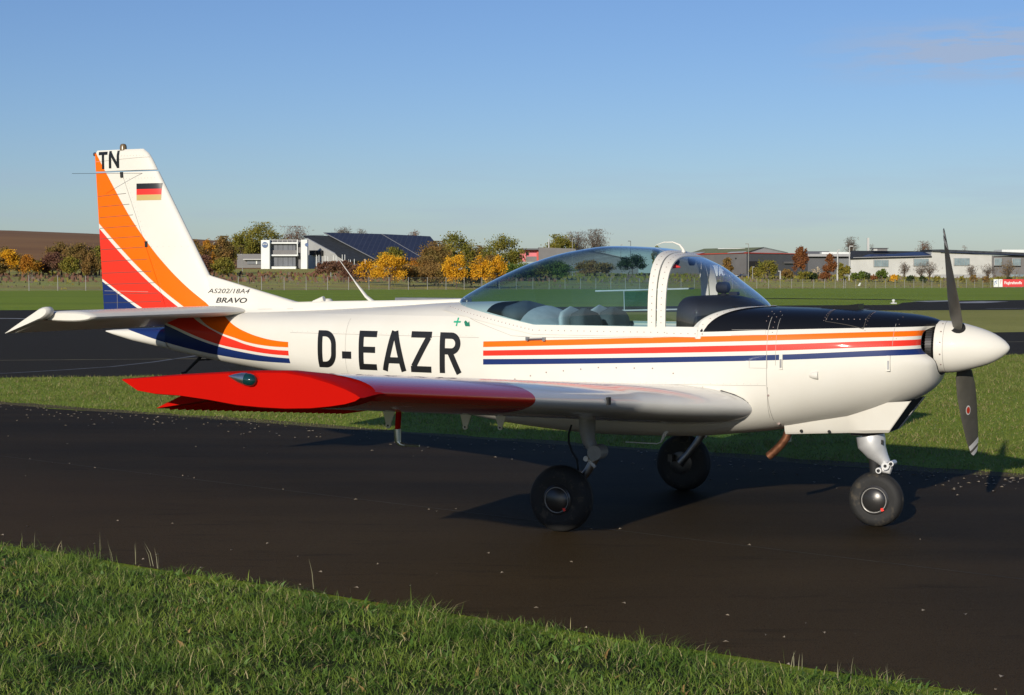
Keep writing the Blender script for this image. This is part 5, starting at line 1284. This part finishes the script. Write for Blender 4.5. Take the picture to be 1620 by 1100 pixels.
# far low blue-grey woodland line on the skyline
# ------------------------------------------------------------------ buildings
M['bwhite'] = basic('white_render', (.66, .68, .66), .7, var=.05, scale=.3)
M['bgrey'] = basic('grey_cladding', (.30, .30, .30), .6, var=.06, scale=.3)
M['bgrey2'] = basic('light_grey_cladding', (.44, .44, .42), .6, var=.06, scale=.3)
M['bdark'] = basic('dark_grey_cladding', (.075, .077, .085), .6, var=.08, scale=.3)
M['bmid'] = basic('mid_grey_cladding', (.14, .135, .135), .6, var=.08, scale=.3)
M['bglass'] = basic('office_glass', (.13, .14, .16), .25, var=.15, scale=.4)
M['bglass2'] = basic('translucent_strip_window', (.20, .26, .28), .3, var=.15, scale=.6)
M['bred'] = basic('red_trim', (.42, .05, .035), .5, var=0)
M['bpink'] = basic('pink_render', (.62, .16, .19), .7, var=.05, scale=.3)
M['blogo'] = basic('blue_logo', (.03, .08, .20), .5, var=0)
M['groof'] = basic('mossy_roof', (.20, .22, .10), .9, var=.15, scale=.4)
M['droof'] = basic('dark_roof_sheet', (.050, .056, .064), .95, var=.2, scale=.8, spec=.1)
def solar():
    t = NT('solar_panels'); t.rough(.55); t.b.inputs['Specular IOR Level'].default_value = .15; b = t.n('ShaderNodeTexBrick'); b.offset = 0; b.inputs['Scale'].default_value = 1
    b.inputs['Brick Width'].default_value = 1.7; b.inputs['Row Height'].default_value = 1.0; b.inputs['Mortar Size'].default_value = .06
    b.inputs['Color1'].default_value = (.020, .025, .050, 1); b.inputs['Color2'].default_value = (.027, .033, .062, 1); b.inputs['Mortar'].default_value = (.085, .09, .11, 1)
    t.l(t.coord(scale=(1, .8, 1)), b.inputs['Vector']); t.color(b.outputs[0]); return t.m
M['solar'] = solar()
M['solar2'] = basic('blue_solar_strip', (.035, .055, .13), .5, var=.15, scale=.5)
def PT(u, v, D): return ray_pt(u, v, D)
def wallq(mb, u0, D0, u1, D1, v_top0, v_top1, v_bot0, v_bot1, back=(0, 12, 0), mi=0, zb=None):
    a, b = PT(u0, v_bot0, D0), PT(u1, v_bot1, D1); c, d = PT(u1, v_top1, D1), PT(u0, v_top0, D0)
    a.z -= 1.2; b.z -= 1.2
    mb.prism([a, b, c, d], back, mi); return mb
# -- white office block
OB = empty('office_building', at(445, 560), label='white three-storey office block with grey glazing and a round blue sign, right of the fin', cat='building')
def part(name, m, fn, parent, smooth=False):
    mb = MB(); fn(mb); L_ = Vector(parent.location) if parent.parent is None else Vector(parent.parent.location)
    mb.V = [tuple(Vector(v)-L_) for v in mb.V]; return mb.build(name, m, parent, smooth=smooth)
def rect(u0, u1, v0, v1, D, dep=.3): 
    def f(mb):
        a, b, c, d = PT(u0, v1, D), PT(u1, v1, D), PT(u1, v0, D), PT(u0, v0, D); mb.prism([a, b, c, d], (0, dep, 0))
    return f
part('tower_slab', M['bwhite'], rect(413, 426.5, 380, 428, 556, 4), OB)
part('tower_slab', M['bwhite'], rect(476, 486, 379.5, 430, 556, 3), OB)
part('core_wall', M['bmid'], rect(426.5, 476, 383, 428, 561, 3), OB)
for v0, v1, e in ((383.4, 385.8, 471), (402.9, 405.3, 471), (421.8, 427.5, 468)): part('floor_slab', M['bwhite'], rect(426.7, e, v0, v1, 557.4, 3), OB)
for k, (a, b) in enumerate(((427, 431.5), (432, 439.5), (440, 447.5), (448, 455.5), (456, 463), (463.5, 467.5))):
    part('window', M['bglass'], rect(a, b, 386.2, 402.5, 559, .2), OB); part('window', M['bglass'], rect(a, b, 405.8, 421.2, 559, .2), OB)
part('column', M['bwhite'], rect(469.6, 471, 379.2, 404, 557, .3), OB)
for u in (431.2, 439, 446.5, 454.5, 462): part('railing_post', M['bgrey2'], rect(u, u+.5, 379.5, 383.4, 557.6, .1), OB)
part('railing_bar', M['bgrey2'], rect(427, 469, 379.2, 379.7, 557.6, .1), OB); part('terrace_screen', M['bmid'], rect(427, 476, 380, 383.4, 559.5, .1), OB)
part('balcony_screen', M['bmid'], rect(427, 469, 396, 402.8, 558.2, .1), OB)
sg = None
def disc(mb): c = PT(419, 387.6, 555.9); mb.lathe(c, (0, -1, 0), [(0, .98), (.1, .98)], 32)
sg = part('round_sign', M['blogo'], disc, OB)
def strip_(mb): c = PT(419, 386.5, 555.75); mb.box(c.x-.94, c.x+.94, c.y-.02, c.y, c.z-.25, c.z+.25)
V, F = text_mesh('NNA', 1, 0, 1, .02)
def nna(mb): c = PT(419, 386.6, 555.7); mb.add([(c.x-.78+1.56*a, c.y-.05, c.z-.26+.52*b) for a, b in V], F)
o = part('sign_lettering', M['bwhite'], nna, sg)
part('sign_disc_side', M['blogo'], lambda mb: mb.lathe(PT(485.3, 387.5, 555.9), (0, -1, 0), [(0, .6), (.1, .6)], 24), OB)
# -- low annex
AX = empty('office_annex', at(395, 575), label='low dark grey annex left of the white office block', cat='building')
part('wall', M['bmid'], rect(375, 414, 402, 424, 576, 8), AX); part('canopy_slab', M['bgrey2'], rect(384.5, 414, 409.9, 411.3, 574, 2), AX)
part('window', M['bglass'], rect(391, 404.5, 411.6, 418, 575.6, .2), AX); part('window', M['bglass'], rect(407, 413.5, 411.6, 418, 575.6, .2), AX); part('door', M['bwhite'], rect(404.8, 406.8, 411.6, 418, 575.5, .2), AX)
# -- solar roofed building
SB = empty('solar_building', at(590, 560), label='hall with one huge sloping roof of blue solar panels and a pale grey gable wall', cat='building')
def quad3(pts, d): 
    return lambda mb: mb.prism([PT(*p) for p in pts], d)
part('gable_wall', M['bgrey2'], quad3([(484.5, 431, 580), (548, 431, 545), (548, 411.5, 545), (484.8, 377, 580)], (.5, .3, 0)), SB)
part('main_wall', M['bdark'], quad3([(548, 430, 546), (700, 430, 546), (700, 411, 546), (548, 411, 546)], (0, 20, 0)), SB)
part('dark_roof', M['droof'], quad3([(547, 411.3, 543), (600, 411.8, 543), (600, 373.5, 592), (480, 373, 592)], (0, .4, -.5)), SB)
part('solar_array', M['solar'], quad3([(595, 410, 542), (673, 411, 542), (603, 370.3, 589), (512.5, 368, 589)], (0, .3, -.35)), SB)
part('solar_array', M['solar'], quad3([(674.2, 411, 542), (712, 411.5, 542), (680.5, 374, 589), (604.2, 370.3, 589)], (0, .3, -.35)), SB)
part('roof_edge', M['bgrey'], quad3([(673.2, 410.8, 541.6), (674, 410.8, 541.6), (604.1, 370.1, 588.6), (603.1, 370.1, 588.6)], (0, .2, -.2)), SB)
part('roof_edge', M['bgrey'], quad3([(594, 410.2, 541.6), (595, 410.2, 541.6), (513, 367.8, 588.6), (511.5, 367.8, 588.6)], (0, .2, -.2)), SB)
part('roof_ridge', M['droof'], quad3([(480, 373.4, 590), (512, 372.5, 590), (512, 371.8, 590), (480, 372.8, 590)], (0, .4, 0)), SB)
part('window', M['dark'], quad3([(490.5, 404, 575), (502.5, 404, 568.5), (502.5, 396.3, 568.5), (490.5, 396.3, 575)], (-.2, -.45, 0)), SB)
part('window', M['dark'], quad3([(504.8, 404, 567), (511, 404, 564), (511, 396.3, 564), (504.8, 396.3, 567)], (-.2, -.45, 0)), SB)
part('terrace_deck', M['bdark'], quad3([(505, 420.6, 548), (560, 418.5, 540), (560, 417.7, 540), (505, 419.7, 548)], (0, 3, 0)), SB)
for u, v in ((500.5, 403.5), (504.6, 403.5), (514.3, 404.5), (518.6, 406), (527.4, 404), (531.6, 405), (541.4, 403), (545.5, 403), (551.5, 411), (554.3, 411), (560.5, 410), (577.5, 410)):
    part('steel_post', M['bwhite'], rect(u-.35, u+.35, v, 430 if u < 546 else 419, 540, .15), SB)
# -- pink and grey shed
PB = empty('pink_building', at(838, 570), label='pink building with dark flat roof left of the grey shed, behind the canopy tail', cat='building')
part('wall', M['bpink'], rect(822, 849, 395.5, 414, 571, 10), PB); part('roof', M['bdark'], rect(820, 853, 393.2, 395.6, 568, 14), PB)
part('corner_wall', M['bred'], rect(849, 852.2, 395.6, 414, 570, 4), PB); part('lower_wall', M['bmid'], rect(832, 849, 406, 414, 570, .5), PB); part('window', M['dark'], rect(832, 836, 399, 404, 570.6, .2), PB)
GS = empty('grey_shed', at(900, 560), label='grey shed with a sloping roof line, behind the front of the tinted canopy slope', cat='building')
part('wall', M['bmid'], quad3([(852.2, 440, 566), (1010, 440, 545), (1010, 414, 545), (935, 396.5, 555), (905, 393.5, 560), (852.2, 391.5, 566)], (0, 18, 0)), GS)
part('roof', M['bgrey'], quad3([(935, 396, 554.5), (1010, 413.5, 544.5), (1010, 412.5, 544.5), (935, 395, 554.5)], (0, 18, 0)), GS)
# -- grey hall with red trim
HB = empty('grey_hall', at(1180, 545), label='large grey industrial hall with a red eaves line and mossy roof above the windscreen', cat='building')
part('side_wall', M['bmid'], quad3([(1040, 442, 585), (1181, 442, 540), (1181, 401, 540), (1040, 404, 585)], (2, 6, 0)), HB)
part('gable_wall', M['bdark'], quad3([(1181, 442, 540), (1278, 442, 560), (1278, 402, 560), (1181, 400.5, 540)], (-2, 6, 0)), HB)
part('gable_top', M['bgrey'], quad3([(1181.5, 400, 540.5), (1247, 400.5, 553), (1208, 392, 546)], (-2, 6, 0)), HB)
part('roof', M['groof'], quad3([(1181, 399.6, 540), (1208, 391.3, 546), (1114, 393.6, 590), (1086, 402, 582)], (0, .3, -.3)), HB)
part('red_eaves', M['bred'], quad3([(1040, 404.8, 584), (1181, 400.9, 539.5), (1181, 399.6, 539.5), (1040, 403.4, 584)], (.2, .4, 0)), HB)
part('red_eaves', M['bred'], quad3([(1181, 400.9, 539.5), (1278, 402.6, 559.5), (1278, 401.4, 559.5), (1181, 399.6, 539.5)], (-.2, .4, 0)), HB)
part('verge_board', M['bdark'], quad3([(1181, 399.4, 539.4), (1208, 391.6, 545.4), (1208, 391, 545.4), (1181, 398.8, 539.4)], (0, .3, 0)), HB)
part('verge_board', M['bdark'], quad3([(1208, 391.6, 545.4), (1247, 400.2, 552.4), (1247, 399.6, 552.4), (1208, 391, 545.4)], (0, .3, 0)), HB)
part('ridge_skylight', M['bwhite'], quad3([(1136, 394.3, 572), (1179, 393.7, 556), (1179, 392.5, 556), (1136, 393, 572)], (0, 1, 0)), HB)
part('roof_skylight', M['bgrey2'], quad3([(1151, 400.8, 548), (1176, 399.6, 540), (1181, 398.2, 541), (1156, 399.2, 549)], (0, .2, .12)), HB)
part('roof_skylight', M['bgrey2'], quad3([(1086, 402, 578), (1108, 401.2, 566), (1115, 399.2, 569), (1094, 399.8, 580)], (0, .2, .12)), HB)
part('roller_door', M['dark'], quad3([(1184, 441, 540.2), (1203, 441, 544.1), (1203, 413.5, 544.1), (1184, 413.5, 540.2)], (.1, -.35, 0)), HB)
part('door_canopy', M['bmid'], quad3([(1240, 417, 551.4), (1256, 417, 554.6), (1256, 414, 554.6), (1240, 414, 551.4)], (.1, -.5, 0)), HB)
part('wall_lamp', M['dark'], rect(1163, 1166, 408, 410, 544.6, .3), HB)
part('annex', M['bwhite'], rect(1120, 1136, 420, 437, 520, 8), HB); part('annex', M['bwhite'], rect(1137, 1147, 421, 437, 521, 8), HB); part('low_wall', M['bwhite'], rect(1150, 1172, 436, 441, 525, .5), HB)
# -- dark link building
DB = empty('dark_hall', at(1300, 590), label='dark grey hall with flat roof between the red-trimmed hall and the white hall', cat='building')
part('wall', M['bdark'], rect(1262, 1350, 404, 444, 600, 12), DB); part('roof_band', M['bgrey'], rect(1276, 1350, 402, 406, 598, 8), DB); part('blue_roof', M['solar'], rect(1276, 1312, 397.7, 402, 640, 6), DB); part('pale_band', M['bwhite'], rect(1300, 1349, 399, 402, 620, 4), DB)
# -- white hall
WH = empty('white_hall', at(1460, 560), label='long pale hall with solar strip and three wide windows, behind the propeller', cat='building')
part('front_wall', M['bgrey2'], quad3([(1345.5, 445, 560), (1570, 445, 560), (1570, 404.2, 560), (1474, 398, 560), (1473, 406, 560), (1345.5, 409.5, 560)], (0, 20, 0)), WH)
part('low_roof', M['droof'], quad3([(1345.5, 409.2, 559), (1474, 405.8, 559), (1473, 397.8, 572), (1345.5, 396.8, 572)], (0, .4, -.3)), WH)
part('solar_strip', M['solar2'], quad3([(1364, 406.2, 559.2), (1473, 403.9, 559.2), (1473, 398.6, 569.8), (1382, 399.6, 569.8)], (0, .2, -.2)), WH)
part('gutter', M['bgrey'], quad3([(1350, 408.2, 558.6), (1474, 405.2, 558.6), (1474, 404.5, 558.6), (1350, 407.3, 558.6)], (0, .3, 0)), WH)
part('high_roof', M['droof'], quad3([(1474, 398, 559), (1660, 405.6, 559), (1660, 401.5, 559), (1490, 394.8, 559), (1474, 395, 559)], (0, 16, 0)), WH)
part('solar_strip', M['solar2'], quad3([(1488, 398.2, 558.5), (1660, 405, 558.5), (1660, 402.6, 562), (1488, 396.4, 562)], (0, .2, -.2)), WH)
part('upper_box', M['bwhite'], rect(1585, 1660, 395.2, 401, 590, 10), WH)
part('right_wing', M['bmid'], rect(1571.5, 1700, 404.6, 445, 561, 14), WH); part('corner_post', M['bmid'], rect(1569.6, 1572, 404.3, 445, 559.5, .6), WH)
for a, b, v0, v1 in ((1383, 1405.5, 411.8, 422), (1446, 1469, 410, 421), (1510, 1534, 409, 420.2), (1573.5, 1585, 409, 420), (1602, 1615, 409.5, 420.3)):
    fr = part('window', M['bgrey'], rect(a-1, b, v0-.6, v1+.4, 559.6, .3), WH)
    n_ = 6 if b-a > 15 else 4
    for k in range(n_): part('pane', M['bglass2'], rect(a+(b-a)*k/n_+.25, a+(b-a)*(k+1)/n_-.2, v0, v1-.2, 559.5, .15), fr)
for k in range(3): part('glass_door', M['bglass2'], rect(1599+k*7.5, 1605+k*7.5, 434.5, 443, 560.7, .3), WH)
part('low_fence_wall', M['bgrey'], rect(1475, 1570, 434.5, 445, 545, .2), WH)
VN = part('roof_vent', M['bgrey2'], rect(1382, 1388, 393.3, 397, 565, 2), WH); part('roof_vent', M['bmid'], rect(1388, 1404, 393.2, 397.2, 565, 3), WH)
part('vent_cap', M['bdark'], rect(1380, 1406, 392.4, 393.4, 564.5, 4), WH); part('chimney', M['bgrey2'], rect(1371.9, 1375.3, 376.5, 398, 575, .6), WH)
# -- poles, lamps, sign, car
M['mast'] = basic('pale_mast', (.42, .42, .41), .6, var=0)
def pole(name, u, vt, vb, D, label, cat='lamp post', wd=.14, arm=0, m='mast', grp=None):
    b = PT(u, vb, D); t_ = PT(u, vt, D); e = empty(name, b, label=label, cat=cat, group=grp)
    mb = MB(); mb.tube([(0, 0, -1), (0, 0, t_.z-b.z)], [wd, wd*.6], 8); mb.build('shaft', M[m], e, smooth=True)
    if arm: mb = MB(); mb.box(min(0, arm), max(0, arm), -.15, .15, t_.z-b.z-.05, t_.z-b.z+.2); mb.build('lamp_head', M[m], e)
    return e
G_ = 'lamp posts on the industrial estate'
pole('lamp_post', 338.5, 384.5, 437, 470, 'lamp post standing right of the fin before the brown trees', arm=.4, m='post', grp=G_)
pole('lamp_post', 383.7, 403, 436, 470, 'low lamp post in front of the grey annex', arm=-.5, m='post', grp=G_)
pole('lamp_post', 905.5, 378, 440, 480, 'lamp post in front of the grey shed above the canopy', arm=.5, m='post', grp=G_)
pole('lamp_post', 997.5, 382, 440, 560, 'lamp post top left of the canopy hook', arm=-.9, m='bdark', grp=G_)
pole('lamp_post', 982, 388, 440, 600, 'faint lamp post top above the canopy crown', arm=.6, m='post', grp=G_)
pole('lamp_post', 1184, 386.5, 442.5, 480, 'tall lamp post at the corner of the red-trimmed hall', arm=-.9, m='post', grp=G_)
pole('white_mast', 868.3, 378, 396, 590, 'slim white mast on the skyline beside the pink building', cat='mast', wd=.3)
pole('white_pole', 1324.8, 396, 443, 480, 'left of two white poles beside the white hall', cat='pole', wd=.28, arm=.6)
pole('white_pole', 1343.5, 390, 442, 480, 'right of two white poles, at the corner of the white hall', cat='pole', wd=.22, arm=1.0)
pole('white_pole', 1190.5, 423, 442, 470, 'short sign pole by the round olive bush', cat='pole', wd=.15, arm=.5, m='post')
pole('white_pole', 1234.3, 429.5, 443, 470, 'short pale pole right of the round olive bush', cat='pole', wd=.22, arm=-.6)
pole('marker_post', 523.5, 431, 441, 380, 'short white post left of the whip antenna in the scrub', cat='post', wd=.09)
pole('marker_post', 1334.8, 441.5, 456.5, 370, 'yellow topped post standing at the fence below the white poles', cat='post', wd=.12, m='post')
mb = MB()
SG = empty('fuel_banner', PT(1572, 454.3, 398), .0, label='red banner with white lettering and two white panels, at the right edge', cat='banner')
L0 = Vector(SG.location)
def bpart(name, m, u0, u1, v0, v1, dep, off=0, parent=None):
    a, b, c, d = (PT(u, v, 398)-L0+Vector((0, off, 0)) for u, v in ((u0, v1), (u1, v1), (u1, v0), (u0, v0))); mb = MB(); mb.prism([a, b, c, d], (0, dep, 0)); return mb.build(name, m, parent or SG)
M['banner'] = basic('banner_red', (.55, .03, .035), .6, var=0); M['bblue'] = basic('banner_blue', (.05, .12, .30), .6, var=0)
wp1 = bpart('white_panel', M['bwhite'], 1572, 1579.4, 442, 454.2, .08); wp2 = bpart('white_panel', M['bwhite'], 1580.1, 1586, 442, 454.2, .08); rp = bpart('red_panel', M['banner'], 1586.2, 1618.6, 442, 454, .08)
bpart('red_panel', M['banner'], 1619.0, 1650, 442, 453.8, .08)
V, F = text_mesh('Flugkraftstoffe', 1, 0, 1, .025)
a, b = PT(1588.8, 451.2, 398)-L0, PT(1616.6, 445.2, 398)-L0
mesh('banner_lettering', [(a.x+u*(b.x-a.x), -.03, a.z+v*(b.z-a.z)) for u, v in V], F, M['bwhite'], rp, fix=False)
V, F = text_mesh('Z', 1, .3, 1, .02)
for (u0, u1, v0, v1, mm, pp, tx) in ((1573, 1575.6, 451.6, 444.8, 'bblue', wp1, 'r'), (1575.4, 1578, 449, 444, 'bblue', wp1, 'Z'), (1582, 1584.6, 449, 444, 'banner', wp2, 'T')):
    V, F = text_mesh(tx, 1, .25, 1, .02); a, b = PT(u0, v0, 398)-L0, PT(u1, v1, 398)-L0
    mesh('panel_mark', [(a.x+u*(b.x-a.x), -.03, a.z+v*(b.z-a.z)) for u, v in V], F, M[mm], pp, fix=False)
# parked dark car by the hall
c = PT(1176, 441.5, 500); CR = empty('parked_car', c, .3, label='small dark car parked below the lamp post at the grey hall', cat='car')
M['carp'] = basic('dark_car_paint', (.02, .022, .03), .3, var=0)
mb = MB(); prof = [(-2.1, .35), (-2.15, .75), (-1.9, .95), (-1.2, 1.0), (-.6, 1.42), (.9, 1.45), (1.6, 1.0), (2.1, .9), (2.15, .4)]
mb.prism([(x, -.85, z) for x, z in prof], (0, 1.7, 0)); mb.build('car_body', M['carp'], CR)
mb = MB(); mb.prism([(-1.1, -.87, 1.02), (-.58, -.87, 1.35), (.85, -.87, 1.38), (1.35, -.87, 1.02)], (0, 1.74, 0)); mb.build('side_window', M['bglass'], CR)
for x in (-1.3, 1.35):
    for y in (-.8, .8): mb = MB(); mb.lathe((x, y-.1, .32), (0, 1, 0), [(0, .32), (.2, .32)], 16); mb.build('car_wheel', M['rub'], CR)
# small white runway marker, and white box in the meadow
mx_, my_ = gpt(1413.5, 480.8); e = empty('runway_marker', (mx_, my_, 0), label='small white runway marker standing in the grass left of the propeller', cat='marker')
mb = MB(); mb.box(-.14, .14, -.1, .1, 0, .06); mb.tube([(0, 0, .06), (0, 0, .14)], .06, 8); mb.build('marker_base', M['mast'], e); mb = MB(); mb.lathe((0, 0, .13), (0, 0, 1), [(0, .05), (.02, .08), (.07, .08), (.09, .03), (.1, 0)], 12); mb.build('marker_lamp', M['bwhite'], e)
c = at(394, 500); c = PT(404.5, 430.5, 520); e = empty('white_sign_board', c, label='small low white board on the grass bank before the office annex', cat='sign'); mb = MB(); mb.box(-.75, .75, -.1, .1, .0, .5); mb.build('board', M['bwhite'], e); mb = MB(); mb.box(-.6, -.5, -.05, .05, -1, 0); mb.box(.5, .6, -.05, .05, -1, 0); mb.build('board_leg', M['post'], e)
c = PT(1359, 452.5, 400); e = empty('small_white_sign', c, .3, label='tiny tilted white sign leaning at the fence left of the golden bush', cat='sign'); mb = MB(); mb.prism([(-.3, 0, 0), (.25, 0, 0), (.55, 0, .75), (.15, 0, .75)], (0, .08, 0)); mb.build('sign_plate', M['bwhite'], e)
